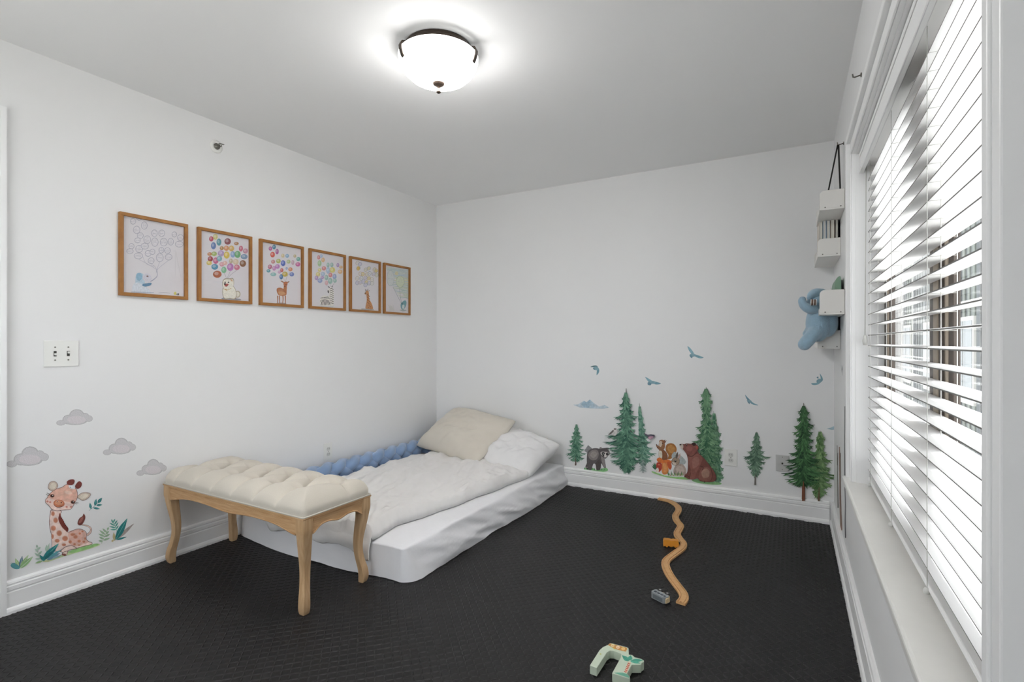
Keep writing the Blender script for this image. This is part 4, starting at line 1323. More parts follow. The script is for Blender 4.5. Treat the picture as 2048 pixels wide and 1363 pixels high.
for t in range(14): a.leaf((320 + t * 14, 1235), (312 + t * 16, 1165 + 25 * (t % 3)), 12, ['#4E7A4A', '#8FB86A', '#B08A4A'][t % 3])
a.done('squirrel_sticker', 'squirrel, rabbit and orange mushrooms wall sticker left of the bear', 'wall sticker')

a = Art(zC, NB_)
fir(a, (263, 655), (252, 1035), 84, '#42604F', '#8AAA90', '#7B7670', 31, levels=8, start=0.04, trunk_vis=0.20, prof=[(0, .12), (.2, .35), (.45, .6), (.62, 1.0), (.8, .8), (1, .5)])
a.done('tree_sticker', 'slim pale fir sticker between the outlet and the coaxial plate', 'wall sticker', 'fir tree stickers')
a = Art(zC, NB_, lift=0.0075)
fir(a, (718, 648), (708, 1150), 108, '#45683C', '#8AA876', '#6A5040', 32, levels=8, start=0.04, trunk_vis=0.10, left=0.8, right=0.95, prof=[(0, .15), (.15, .4), (.3, .35), (.5, .7), (.7, 1.0), (.85, .9), (1, .6)])
fir(a, (600, 448), (598, 1145), 135, '#193B25', '#5A8A58', '#7A4A36', 33, levels=11, start=0.05, trunk_vis=0.18, trunk_w=0.06, prof=[(0, .12), (.12, .3), (.3, .5), (.5, .55), (.7, .75), (.88, 1.0), (1, .8)])
a.done('tree_sticker', 'large dark green double fir sticker in the right corner of the back wall', 'wall sticker', 'fir tree stickers')

# mountains and birds
a = Art(zD, NB_)
a.poly([(150, 615), (190, 612), (238, 582), (262, 592), (288, 570), (320, 600), (365, 630), (408, 616), (450, 640), (400, 648), (300, 646), (210, 640)], '#BCCBD4', 0)
a.poly([(240, 584), (262, 594), (288, 572), (300, 600), (280, 640), (240, 635), (215, 610)], '#9FB8C8', 0); a.poly([(288, 572), (318, 602), (330, 632), (300, 640)], '#AFC4D0', 0)
a.done('mountain_sticker', 'pale blue mountain range sticker above the raccoon', 'wall sticker')
a = Art(zC, NB_)
a.poly([(765, 634), (795, 626), (830, 610), (835, 640), (800, 642)], '#A9C2CC', 0)
a.done('mountain_sticker', 'tiny pale blue mountain sticker in the right corner', 'wall sticker')


def bird(z, wing1, body, wing2, tail, label, c='#8AB0BC'):
    a = Art(z, NB_)
    a.poly(wing1, c); a.poly(wing2, '#789FAC'); a.poly(body, '#84A6B2'); a.poly(tail, '#6F919E')
    a.done('bird_sticker', label, 'wall sticker', 'flying bird stickers')


bird(zD, [(1095, 132), (1120, 150), (1145, 185), (1150, 205), (1128, 195), (1105, 165)], [(1110, 205), (1135, 190), (1158, 200), (1165, 212), (1138, 218)], [(1150, 198), (1185, 208), (1228, 225), (1195, 232), (1155, 215)], [(1112, 205), (1135, 212), (1132, 230), (1118, 222)], 'flying bird sticker, highest on the back wall')
bird(zD, [(292, 304), (315, 292), (345, 292), (352, 305), (325, 305)], [(315, 310), (345, 298), (360, 315), (345, 330), (325, 325)], [(345, 300), (364, 320), (362, 350), (344, 370), (346, 335)], [(312, 312), (330, 315), (325, 328)], 'flying bird sticker above the pale mountains', '#5F7F84')
bird(zD, [(745, 385), (775, 400), (805, 420), (800, 434), (770, 422)], [(770, 425), (805, 418), (835, 428), (820, 442), (785, 440)], [(810, 422), (845, 428), (876, 440), (840, 448), (808, 438)], [(768, 430), (795, 436), (790, 454), (768, 450)], 'flying bird sticker between the two tallest firs')
bird(zC, [(180, 390), (198, 410), (220, 432), (212, 438), (192, 422)], [(192, 430), (215, 428), (228, 440), (208, 448)], [(212, 432), (245, 452), (275, 466), (240, 462), (214, 446)], [(196, 440), (212, 442), (212, 458)], 'flying bird sticker above the slim pale fir', '#6E93A2')
bird(zC, [(655, 308), (690, 305), (712, 290), (715, 310), (690, 320), (665, 320)], [(692, 290), (712, 275), (732, 285), (720, 305), (700, 308)], [(715, 238), (732, 262), (738, 285), (722, 300), (722, 268)], [(692, 268), (704, 260), (706, 275)], 'flying bird sticker under the wall shelves')

# trunks and bird on the window wall
z0 = zl(0, 0, 1.0, 'R')
a = Art(z0, NR)
a.stroke([(1679, 893), (1680, 950), (1681, 1010), (1683, 1060)], 4.2, '#9A7868', taper=(0.4, 1)); a.stroke([(1676, 905), (1675.5, 960), (1676.5, 1015)], 3.0, '#7E7A76', taper=(0.3, 1)); a.stroke([(1674.5, 890), (1675, 930)], 1.0, '#6B6560')
a.stroke([(1681, 905), (1681, 960), (1682.5, 1050)], 1.2, '#6E5648')
a.done('trunk_sticker', 'brown tree trunk sticker on the window wall near the corner', 'wall sticker')
a = Art(z0, NR)
a.stroke([(1690.0, 812), (1689.6, 880), (1689.9, 960), (1691.0, 1010), (1690.5, 1040), (1691.2, 1075)], 2.2, '#5E5E62', taper=(0.6, 1))
a.done('trunk_sticker', 'dark slender tree trunk sticker beside the window casing', 'wall sticker')
a = Art(z0, NR)
a.poly([(1682.4, 728), (1684.2, 738), (1686.4, 729), (1685, 742), (1685, 752), (1683.8, 742)], '#7F8588', 0)
a.done('bird_sticker', 'small grey bird sticker on the window wall', 'wall sticker', 'flying bird stickers')

# ------------------------------------------------------------------ framed prints
FW, FH = 0.331, 0.4265
FY = [1.264, 1.651, 2.036, 2.416, 2.790, 3.161]
FZ = 1.424


def frame(i, label):
    y0, z0 = FY[i], FZ
    y1, z1 = y0 + FW, z0 + FH
    t = thing('framed_print', (XL, (y0 + y1) / 2, z0), label, 'picture', 'framed balloon prints')
    B, D = 0.0175, 0.022
    for a, b in (((y0, z0), (y1, z0 + B)), ((y0, z1 - B), (y1, z1)), ((y0, z0 + B), (y0 + B, z1 - B)), ((y1 - B, z0 + B), (y1, z1 - B))):
        box('frame_rail', (XL + 0.001, a[0], a[1]), (XL + D, b[0], b[1]), M_OAK, t, bevel=0.0012, seg=1)
    pr = box('paper', (XL + 0.001, y0 + B, z0 + B), (XL + 0.008, y1 - B, z1 - B), M_PAPER, t)
    box('glass', (XL + 0.0165, y0 + B, z0 + B), (XL + 0.0180, y1 - B, z1 - B), M_PGLASS, t)
    return t, pr


PAL = ['#C65B7C', '#E0B64E', '#4D97A8', '#5F7FC0', '#D98A4E', '#8CBF86', '#B783C0', '#E6A79A', '#C94F56', '#6FB7AC', '#E5D27A', '#9AA7D6']
z1_ = zl(220, 400, 6.197, 'L', 0.008)      # drawing coordinates of the first two prints on their paper plane
z2_ = zl(500, 450, 6.0235, 'L', 0.008)


def art_for(pr, z):
    return Art(z, NL, lift=0.0002)


def balloon(a, u, v, ru, rv, c, fill=True, line='#7A7A88', ang=0.0, lw=4):
    if fill:
        a.ell(u, v, ru, rv, c, ang, 14); a.ell(u - ru * 0.2, v - rv * 0.2, ru * 0.5, rv * 0.5, mixc(c, '#FFFFFF', 0.25), ang, 10)
    else:
        a.ell(u, v, ru, rv, line, ang, 14); a.ell(u, v, ru - lw, rv - lw, c, ang, 14)
        a.stroke([(u - ru * 0.7, v), (u + ru * 0.6, v + rv * 0.1)], lw * 0.7, '#B9B9C6', 0)


# 1: elephant with pencil outline balloons
t, pr = frame(0, 'oak framed print of a pale elephant with outline balloons, leftmost of six')
a = art_for(pr, z1_)
PB = '#E1DDE2'
for u, v, ru, rv in [(285, 262, 36, 40), (360, 225, 34, 28), (425, 315, 40, 48), (330, 368, 44, 50), (375, 440, 40, 40), (340, 498, 38, 34), (460, 490, 46, 52), (550, 410, 38, 46), (640, 410, 40, 44), (555, 520, 44, 56), (665, 520, 48, 50), (752, 515, 36, 46), (797, 425, 32, 36),
                     (872, 465, 40, 40), (857, 545, 52, 40), (265, 570, 36, 36), (360, 605, 46, 48), (430, 570, 50, 40), (245, 632, 44, 34), (350, 690, 56, 40), (470, 660, 40, 40), (525, 640, 34, 36), (635, 620, 34, 38), (710, 625, 40, 38), (615, 712, 46, 54), (725, 705, 46, 40), (508, 750, 40, 40)]:
    balloon(a, u, v, ru, rv, PB, False, '#A2A2B2', 0, 5)
for p in ([(400, 690), (450, 790), (545, 820)], [(508, 790), (560, 830), (575, 900)], [(615, 765), (590, 830), (575, 900)], [(725, 745), (640, 810), (585, 860)], [(350, 730), (480, 800), (560, 850)]):
    a.stroke(p, 4, '#B8B5C4')
a.stroke([(575, 850), (585, 930), (555, 970), (500, 1005), (450, 990)], 14, '#A6A8BC', taper=(0.3, 1.1))
a.poly([(320, 930), (370, 900), (420, 930), (430, 1010), (410, 1080), (360, 1110), (315, 1060)], '#BBD0DE'); a.poly([(290, 1040), (350, 1020), (420, 1060), (480, 1100), (490, 1150), (320, 1140), (270, 1110)], '#DADFE8')
a.poly([(400, 940), (450, 905), (500, 930), (510, 990), (470, 1020), (420, 1000)], '#D7D4DE'); a.ell(462, 942, 14, 8, '#6A4038')
a.poly([(405, 1040), (450, 1030), (510, 1025), (500, 1055), (440, 1070), (400, 1062)], '#5F87A6'); a.poly([(330, 910), (380, 905), (400, 960), (360, 1000), (325, 970)], '#8FB6CE')
a.stroke([(260, 1138), (400, 1142), (540, 1146)], 8, '#AEB6C8'); a.stroke([(600, 1150), (660, 1145), (740, 1152)], 5, '#A8A8B4'); a.ell(805, 1155, 16, 20, '#D9CF6A'); a.stroke([(820, 1168), (850, 1160), (838, 1180)], 9, '#3A3A40')
a.done('drawing', parent=t, m=M_INK)

# 2: white dog
t, pr = frame(1, 'oak framed print of a white dog under bright balloons, second from the left')
a = art_for(pr, z1_)
for u, v, ru, rv, c in [(1255, 480, 28, 32, '#C95A6C'), (1306, 455, 30, 36, '#D6CF8A'), (1350, 520, 30, 44, '#5FA0AE'), (1282, 565, 32, 44, '#6A83B8'), (1458, 512, 40, 40, '#8A4A50'), (1566, 538, 30, 20, '#B98656'), (1385, 595, 26, 24, '#B98A4A'), (1442, 595, 32, 34, '#D99A6A'), (1505, 598, 34, 36, '#D9B56A'),
                        (1622, 600, 26, 36, '#CB6F86'), (1678, 630, 32, 32, '#C995A8'), (1235, 668, 30, 22, '#C98A5A'), (1290, 665, 34, 28, '#A9BE6E'), (1375, 660, 40, 40, '#B9A0C8'), (1445, 680, 36, 44, '#DDC25A'), (1522, 672, 30, 40, '#8FA9D0'), (1580, 672, 38, 44, '#6FAE78'), (1662, 700, 44, 32, '#7F9CBC'),
                        (1243, 728, 32, 34, '#A8484E'), (1310, 750, 34, 40, '#CF6E94'), (1355, 725, 34, 34, '#86B6C0'), (1228, 778, 34, 28, '#DFCB72'), (1297, 826, 42, 36, '#5A95B6'), (1385, 795, 30, 28, '#DDA0AC'), (1425, 780, 28, 26, '#E4B9B0'), (1498, 755, 24, 32, '#C7B89A'), (1558, 765, 36, 36, '#D9C7AC'), (1645, 785, 40, 42, '#8A5A38'),
                        (1410, 865, 32, 40, '#86C09A'), (1490, 830, 40, 48, '#C07FBE'), (1572, 832, 36, 34, '#D07A90'), (1328, 918, 54, 44, '#B5623C')]:
    balloon(a, u, v, ru, rv, c)
for p in ([(1490, 880), (1462, 940), (1450, 975)], [(1415, 905), (1440, 960)], [(1570, 868), (1500, 920), (1460, 965)]): a.stroke(p, 3, '#8E8A90')
a.poly([(1380, 1215), (1480, 1205), (1610, 1225), (1600, 1242), (1420, 1240)], '#9A9CA6', 3)
a.ell(1580, 1165, 36, 44, '#B9AE98'); a.ell(1580, 1165, 24, 32, '#E8E3D6')
for col_, k_ in (('#A79A82', 1.0), ('#EFEBDF', 0.93)):
    sc = lambda p, c=(1470, 1110): [(c[0] + (x - c[0]) * k_, c[1] + (y - c[1]) * k_) for x, y in p]
    a.poly(sc([(1395, 1090), (1440, 1050), (1520, 1060), (1560, 1120), (1565, 1200), (1540, 1228), (1480, 1220), (1420, 1225), (1392, 1170)]), col_)
    a.poly(sc([(1390, 1060), (1395, 1000), (1425, 970), (1480, 970), (1520, 965), (1535, 1010), (1525, 1070), (1480, 1105), (1420, 1100)]), col_)
a.ell(1425, 1018, 9, 8, '#2A2422'); a.ell(1466, 1018, 9, 8, '#2A2422'); a.poly([(1412, 1038), (1440, 1035), (1468, 1040), (1450, 1068), (1425, 1068)], '#B5524A'); a.ell(1422, 1038, 14, 10, '#2A2422'); a.leaf((1490, 975), (1520, 1010), 18, '#D6A884'); a.leaf((1425, 1100), (1445, 1120), 14, '#C9A05A')
a.stroke([(1400, 1095), (1450, 1112), (1500, 1090)], 5, '#C9A05A')
a.done('drawing', parent=t, m=M_INK)

# 3: fawn
t, pr = frame(2, 'oak framed print of a brown fawn under bright balloons, third from the left')
a = art_for(pr, z2_)
for u, v, ru, rv, c in [(246, 282, 22, 26, '#C06AA8'), (290, 263, 22, 28, '#4F8FB0'), (326, 318, 20, 34, '#B05FA0'), (272, 355, 28, 34, '#D9604E'), (395, 368, 20, 24, '#D9C9A0'), (448, 370, 22, 24, '#8FB4D0'), (540, 372, 18, 20, '#C9B890'), (582, 408, 24, 26, '#6FB0A6'), (278, 440, 24, 24, '#C98A8A'), (342, 432, 28, 28, '#B9C06A'),
                        (398, 458, 28, 36, '#5A6FC0'), (464, 440, 24, 24, '#B7C48A'), (515, 450, 18, 30, '#C9A9B8'), (576, 472, 30, 26, '#C865A0'), (240, 502, 26, 28, '#B86A86'), (290, 520, 22, 28, '#C98AC0'), (330, 498, 28, 28, '#BE7FC0'), (222, 550, 24, 20, '#5F9FAE'), (280, 592, 36, 22, '#8FC0BE'), (382, 542, 20, 24, '#D06A60'),
                        (440, 520, 14, 16, '#9FB0D0'), (486, 532, 26, 24, '#D9936A'), (420, 590, 34, 32, '#C9B04A'), (352, 565, 20, 18, '#C9A0C0'), (502, 592, 28, 26, '#6F82C4'), (375, 622, 22, 32, '#4A7AB0')]:
    balloon(a, u, v, ru, rv, c)
for p in ([(400, 640), (420, 670)], [(440, 620), (430, 670)], [(480, 560), (445, 620)]): a.stroke(p, 2.5, '#9A969C')
a.poly([(310, 940), (380, 934), (440, 944), (400, 955), (330, 952)], '#9A8A88', 3)
for x0, x1 in ((330, 328), (352, 358), (395, 388), (425, 428)): a.stroke([(x0, 850), (x0 + 2, 900), (x1, 945)], 11, '#A9683E', taper=(1.2, 0.6))
a.poly([(322, 765), (360, 752), (405, 765), (435, 740), (440, 790), (435, 840), (400, 850), (350, 845), (325, 810)], '#B06A3C'); a.poly([(340, 800), (400, 800), (425, 830), (360, 842)], '#CE9A70'); a.poly([(405, 770), (412, 710), (440, 715), (438, 790)], '#B9743F')
a.poly([(402, 715), (405, 690), (430, 678), (450, 690), (448, 720), (432, 740), (412, 735)], '#B9693A'); a.leaf((408, 692), (366, 668), 16, '#A8765A'); a.leaf((446, 692), (476, 676), 16, '#A8765A'); a.ell(432, 716, 5, 5, '#2A1C18'); a.ell(418, 738, 7, 6, '#5A3424')
for k_ in range(8): a.ell(345 + (k_ % 4) * 16, 772 + (k_ // 4) * 14, 3, 3, '#EBD7C2')
a.done('drawing', parent=t, m=M_INK)

# 4: zebra
t, pr = frame(3, 'oak framed print of a striped zebra under pastel balloons, fourth from the left')
a = art_for(pr, z2_)
rs = random.Random(9)
PAS = ['#B79AC8', '#D9CF7A', '#9FC0B8', '#DDB0B8', '#A9C89A', '#E0B98A', '#9AA9D0', '#D98A8E', '#DDD08A', '#B0C4DA']
for u, v, ru, rv in [(828, 388, 20, 26), (858, 372, 18, 22), (880, 418, 22, 28), (838, 460, 24, 38), (940, 480, 18, 30), (985, 478, 20, 28), (1058, 482, 18, 26), (1095, 505, 22, 18), (838, 540, 22, 22), (890, 520, 26, 26), (940, 545, 24, 40), (992, 540, 34, 34), (1085, 560, 28, 26), (818, 592, 26, 28), (878, 588, 26, 26),
                     (800, 635, 22, 28), (842, 668, 30, 28), (920, 630, 24, 32), (968, 600, 24, 28), (1018, 620, 24, 34), (1022, 668, 22, 26), (966, 672, 28, 36), (920, 695, 20, 28), (870, 630, 20, 20)]:
    balloon(a, u, v, ru, rv, rs.choice(PAS))
for p in ([(965, 706), (968, 745)], [(920, 720), (950, 750)], [(1018, 690), (985, 745)]): a.stroke(p, 2.5, '#9A969C')
zb = [(840, 910), (860, 865), (900, 845), (940, 855), (955, 820), (935, 790), (960, 750), (990, 755), (1008, 800), (1005, 880), (1000, 970), (930, 968), (860, 965)]
a.poly(zb, '#E9E5DE')
for q in range(7):
    a.stroke([(848 + q * 16, 905 - 14 * math.sin(q * .5)), (862 + q * 15, 935), (855 + q * 18, 962)], 7, '#2E2A2A')
    a.stroke([(848 + q * 14, 880 - q * 4), (872 + q * 14, 872 + q * 3)], 5, '#2E2A2A')
for q in range(8): a.stroke([(958, 770 + q * 24), (982, 762 + q * 25), (1004, 778 + q * 24)], 6.5, '#2E2A2A')
a.leaf((985, 752), (990, 725), 12, '#4A4444'); a.leaf((958, 758), (940, 732), 12, '#4A4444'); a.poly([(932, 790), (945, 785), (950, 815), (938, 815)], '#3A3434')
a.stroke([(850, 972), (930, 976), (1005, 974)], 5, '#B8B4BC')
a.done('drawing', parent=t, m=M_INK)

# 5: giraffe
t, pr = frame(4, 'oak framed print of a small giraffe with sketched balloons, fifth from the left')
a = art_for(pr, z2_)
for q, (u, v) in enumerate([(1295, 455), (1325, 470), (1305, 520), (1395, 535), (1430, 520), (1500, 535), (1520, 550), (1330, 585), (1360, 590), (1410, 590), (1440, 580), (1490, 590), (1525, 600), (1290, 640), (1340, 640), (1390, 635), (1430, 640), (1468, 655), (1290, 695), (1330, 690), (1365, 680), (1400, 690), (1435, 700), (1390, 720), (1470, 700)]):
    balloon(a, u, v, 22, 26, rs.choice(['#E3DFDD', '#DDD9CC', '#D9DDE3', '#E0D3A8', '#D5CFDD']), False, rs.choice(['#8FA0B4', '#B8A890', '#A0A8A0', '#C2A070']), rs.random(), 4)
a.ell(1303, 520, 20, 26, '#DDBB62'); a.ell(1518, 550, 18, 18, '#DCCB86')
a.stroke([(1340, 1010), (1400, 1012), (1490, 1018)], 12, '#A9A8A8')
a.poly([(1390, 1000), (1395, 960), (1405, 900), (1398, 830), (1390, 815), (1400, 790), (1420, 790), (1430, 820), (1435, 890), (1460, 935), (1478, 985), (1475, 1010), (1420, 1008)], '#C98B52')
for q in range(16): a.ell(1412 + (q % 3) * 12 + max(0, (q - 8)) * 2, 835 + q * 10.5, 6, 6, '#8F5426')
a.leaf((1400, 795), (1385, 768), 7, '#4A3428'); a.leaf((1415, 792), (1420, 762), 7, '#4A3428'); a.ell(1388, 822, 10, 12, '#A8784A'); a.leaf((1425, 795), (1440, 785), 8, '#9A6A3E')
a.done('drawing', parent=t, m=M_INK)

# 6: pale sky with one large balloon
t, pr = frame(5, 'oak framed print of a small blue bird under one big pale balloon, rightmost of six')
a = art_for(pr, z2_)
a.poly([(1640, 500), (1915, 540), (1915, 880), (1860, 860), (1800, 760), (1760, 640), (1700, 560), (1640, 540)], '#D2D9D2', 0)
for q in range(26):
    y = 520 + q * 14; x0 = 1650 + max(0, (q - 8)) * 9
    if x0 > 1880: break
    a.stroke([(x0, y), (x0 + (1910 - x0) * .33, y + rs.uniform(-8, 14)), (x0 + (1910 - x0) * .66, y + rs.uniform(-4, 16)), (1912, y + 18 + rs.uniform(-6, 6))], 5, rs.choice(['#B9CBD2', '#A9C4BE', '#D9D7A6', '#B4C6DA', '#C9D2B8']))
balloon(a, 1692, 640, 46, 96, '#D9DDDC', False, '#AEB8BE', 0, 4); balloon(a, 1808, 680, 52, 70, '#D6DEC6', False, '#A9B89E', 0, 4); a.ell(1765, 580, 20, 24, '#DDD6B0')
a.stroke([(1722, 745), (1770, 840), (1822, 945)], 4, '#9AA4A8'); a.stroke([(1800, 760), (1810, 850), (1825, 940)], 4, '#9AA4A8')
a.poly([(1800, 1020), (1850, 1015), (1885, 1028), (1840, 1038)], '#AEB6B6', 3); a.poly([(1818, 1000), (1815, 950), (1838, 920), (1870, 905), (1885, 935), (1870, 990), (1845, 1015)], '#6FA3AE'); a.poly([(1832, 1000), (1835, 965), (1858, 960), (1855, 1005)], '#D6E0DE'); a.ell(1832, 945, 6, 6, '#2E3A40')
for q in range(7): a.stroke([(1660 + q * 10, 960 + (q % 3) * 18), (1690 + q * 6, 985 + (q % 2) * 20), (1670 + q * 11, 1030)], 3, '#C2C4BC')
a.done('drawing', parent=t, m=M_INK)

# ------------------------------------------------------------------ wall shelves by the window
def shelf(y0, y1, z0, h, label, x0=0.125):
    t = thing('wall_shelf', (XR, (y0 + y1) / 2, z0), label, 'shelf', 'white wall book ledges')
    box('bottom_board', (x0, y0, z0), (XR - 0.001, y1, z0 + 0.009), M_SHELF, t, bevel=0.001, seg=1)
    for ya in (y0, y1 - 0.009):
        pts = [(x0, z0 + 0.009), (XR - 0.001, z0 + 0.009), (XR - 0.001, z0 + h)]
        for k in range(7):
            b = math.radians(90 + 90 * k / 6)
            pts.append((x0 + 0.024 + 0.024 * math.cos(b), z0 + h - 0.024 + 0.024 * math.sin(b)))
        MB().prism([(x, ya, z) for x, z in pts], (0, 0.009, 0)).build('end_panel', M_SHELF, t, bevel=0.001, seg=1)
    box('front_lip', (x0, y0 + 0.009, z0 + 0.009), (x0 + 0.007, y1 - 0.009, z0 + 0.034), M_SHELF, t)
    box('back_board', (XR - 0.008, y0 + 0.009, z0 + 0.009), (XR - 0.001, y1 - 0.009, z0 + h - 0.02), M_SHELF, t)
    for x in (x0 + 0.025, XR - 0.018):
        MB().lathe([(0.0, -0.0012), (0.0032, -0.0010), (0.0034, 0.0), (0, 0.0005)], (x, y0, z0 + 0.013), 'y', 12).build('screw', M_SCREW, t)
    return t


shelf(3.112, 3.545, 1.880, 0.102, 'white wall ledge with the black strap, topmost of four')
shelf(3.365, 3.845, 1.672, 0.102, 'white wall ledge holding a row of books, second from the top')
shelf(3.112, 3.545, 1.330, 0.130, 'white wall ledge holding a green book, third from the top')
shelf(3.365, 3.845, 1.148, 0.105, 'white wall ledge with the blue plush toy, lowest of four')


def book(x0, x1, y0, y1, z0, z1, m, label, pages=True):
    t = thing('book', ((x0 + x1) / 2, (y0 + y1) / 2, z0), label, 'book', 'books on the wall ledges')
    c = 0.0016
    k = MB(); k.box((x0, y0, z0), (x0 + c, y1, z1)); k.box((x1 - c, y0, z0), (x1, y1, z1)); k.box((x0 + c, y1 - c, z0), (x1 - c, y1, z1))
    k.build('cover', m, t, fix=False)
    box('pages', (x0 + c, y0 + 0.003, z0 + 0.003), (x1 - c, y1 - c, z1 - 0.003), mat('book_pages', '#DAD6CC', 0.8, 0.1), t)
    return t


def bcol(n, c): return mat('book_cover_' + n, c, 0.5, 0.4, var=0.1, vscale=30)


zb_ = 1.6812
book(0.212, 0.226, 3.39, 3.72, zb_, 1.93, bcol('black', '#2F302F'), 'black picture book closest to the wall on the second ledge')
book(0.188, 0.209, 3.39, 3.70, zb_, 1.93, bcol('brown', '#8A7464'), 'brown picture book on the second ledge')
book(0.171, 0.186, 3.39, 3.68, zb_, 1.92, bcol('pale', '#C9D6E2'), 'white and pale blue book on the second ledge')
book(0.153, 0.168, 3.39, 3.68, zb_, 1.92, bcol('sky', '#A9CBE2'), 'light blue book on the second ledge')
book(0.134, 0.150, 3.40, 3.66, zb_, 1.90, bcol('cream', '#DAD2C6'), 'cream book at the front of the second ledge')
book(0.212, 0.227, 3.40, 3.66, 1.1572, 1.34, bcol('teal', '#4E8296'), 'teal book behind the blue plush on the lowest ledge')
# green book with a shaped cover
gb = thing('book', (0.214, 3.27, 1.339), 'green shaped board book on the third ledge', 'book', 'books on the wall ledges')
pts = catmull([(0.198, 1.340), (0.199, 1.42), (0.200, 1.49), (0.208, 1.523), (0.224, 1.532), (0.227, 1.50), (0.2265, 1.42), (0.226, 1.340)], 3)
MB().prism([(x - 0.004 if x < 0.21 else x - 0.004, 3.15, z) for x, z in pts], (0, 0.26, 0)).build('cover', bcol('green', '#7E9C86'), gb)
box('spine', (0.2235, 3.16, 1.340), (0.2268, 3.40, 1.515), bcol('darkgreen', '#2E3A34'), gb)
wt = thing('toy_block', (0.18, 3.22, 1.339), 'small white paper toy on the third ledge', 'toy')
MB().tube([(0.192, 3.18, 1.342), (0.186, 3.18, 1.43), (0.176, 3.17, 1.475)], [0.008, 0.006, 0.002], 8).build('fin', M_SHELF, wt, smooth=True)
MB().box((0.172, 3.16, 1.3395), (0.204, 3.22, 1.350)).build('base', M_SHELF, wt, bevel=0.002)

# blue plush sitting on the lowest ledge and lolling over its front
pl = thing('plush_toy', (0.10, 3.33, 1.148), 'light blue plush toy slumped over the lowest wall ledge', 'plush toy')


def capsule(k, pts, rad, n=14):
    k.tube(catmull(pts, 5, closed=False), [r for r, in catmull([(r,) for r in rad], 5, closed=False)], n)
    k.ellipsoid(pts[0], (rad[0],) * 3, 12, 8); k.ellipsoid(pts[-1], (rad[-1],) * 3, 12, 8)


k = MB()
Yp = 3.30
pp_ = lambda u, v, Y: on_y(1590 + u / 8.02, 540 + v / 8.02, Y)
q = pp_(330, 830, Yp)
k.ellipsoid(pp_(370, 850, Yp), (0.062, 0.055, 0.105), 20, 14)
k.ellipsoid(pp_(520, 830, Yp + 0.03), (0.052, 0.055, 0.085), 20, 14)
k.ellipsoid(pp_(420, 560, Yp + 0.02), (0.078, 0.075, 0.072), 20, 14)
capsule(k, [pp_(360, 950, Yp - 0.02), pp_(280, 1040, Yp - 0.045), pp_(210, 1120, Yp - 0.055), pp_(150, 1190, Yp - 0.06)], [0.040, 0.037, 0.036, 0.034])
capsule(k, [pp_(300, 900, Yp + 0.03), pp_(240, 980, Yp + 0.04), pp_(200, 1020, Yp + 0.04)], [0.034, 0.030, 0.026])
o = k.build('body', M_PLUSH, pl, smooth=True)
rm = o.modifiers.new('blend', 'REMESH'); rm.mode = 'VOXEL'; rm.voxel_size = 0.0055; rm.use_smooth_shade = True
sm_ = o.modifiers.new('soft', 'SMOOTH'); sm_.iterations = 6; sm_.factor = 0.6
k = MB(); capsule(k, [pp_(330, 620, Yp - 0.03), pp_(230, 615, Yp - 0.045), pp_(150, 570, Yp - 0.05), pp_(115, 500, Yp - 0.05), pp_(118, 475, Yp - 0.05)], [0.030, 0.028, 0.024, 0.021, 0.019]); k.build('trunk', M_PLUSH, pl, smooth=True)
k = MB(); capsule(k, [pp_(420, 380, Yp), pp_(330, 370, Yp - 0.02), pp_(265, 400, Yp - 0.03), pp_(235, 440, Yp - 0.03)], [0.030, 0.027, 0.022, 0.016]); k.build('ear', M_PLUSH, pl, smooth=True)
k = MB()
c0, c1 = pp_(255, 515, Yp - 0.085), pp_(340, 515, Yp - 0.085)
k.tube([c0, c1], 0.016, 14); k.build('ribbon', mat('ribbon_brown', '#6E5A50', 0.7, 0.2), pl)
for f in (0.0, 0.5, 1.0):
    c = c0 + (c1 - c0) * f
    MB().tube([c - (c1 - c0) * 0.06, c + (c1 - c0) * 0.06], 0.0172, 14).build('ribbon_stripe', M_SHELF, pl)

# wall hooks and strap
def hook(y, z, label):
    t = thing('wall_hook', (XR, y, z), label, 'hook', 'small wall hooks')
    MB().lathe([(0.0, -0.004), (0.008, -0.004), (0.009, 0.0), (0, 0.0)], (XR, y, z), 'x', 14).build('hook_base', M_SCREW, t, smooth=True)
    MB().tube([(XR - 0.002, y, z), (XR - 0.022, y, z - 0.004), (XR - 0.028, y, z - 0.002), (XR - 0.030, y, z + 0.010)], 0.0028, 8).build('hook_arm', M_SCREW, t, smooth=True)


hook(3.165, 2.232, 'small metal wall hook holding the black strap')
hook(2.392, 2.234, 'small metal wall hook above the window casing')
st = thing('hanging_strap', (0.20, 3.17, 1.89), 'black strap looped from a wall hook down into the topmost ledge', 'strap')


def ribbon(nm, p0, p1, w, tdir):
    p0, p1 = Vector(p0), Vector(p1); wd = Vector(w)
    MB().prism([p0 - wd, p0 + wd, p1 + wd, p1 - wd], tdir).build(nm, M_BLACK, st)


ribbon('strap_front', (0.209, 3.166, 2.228), (0.150, 3.20, 1.892), (0.0035, 0.006, 0), (0.0, 0.002, 0.0015))
ribbon('strap_back', (0.2125, 3.166, 2.228), (0.224, 3.17, 1.892), (0.0045, 0.006, 0), (0.0, 0.002, 0.0))

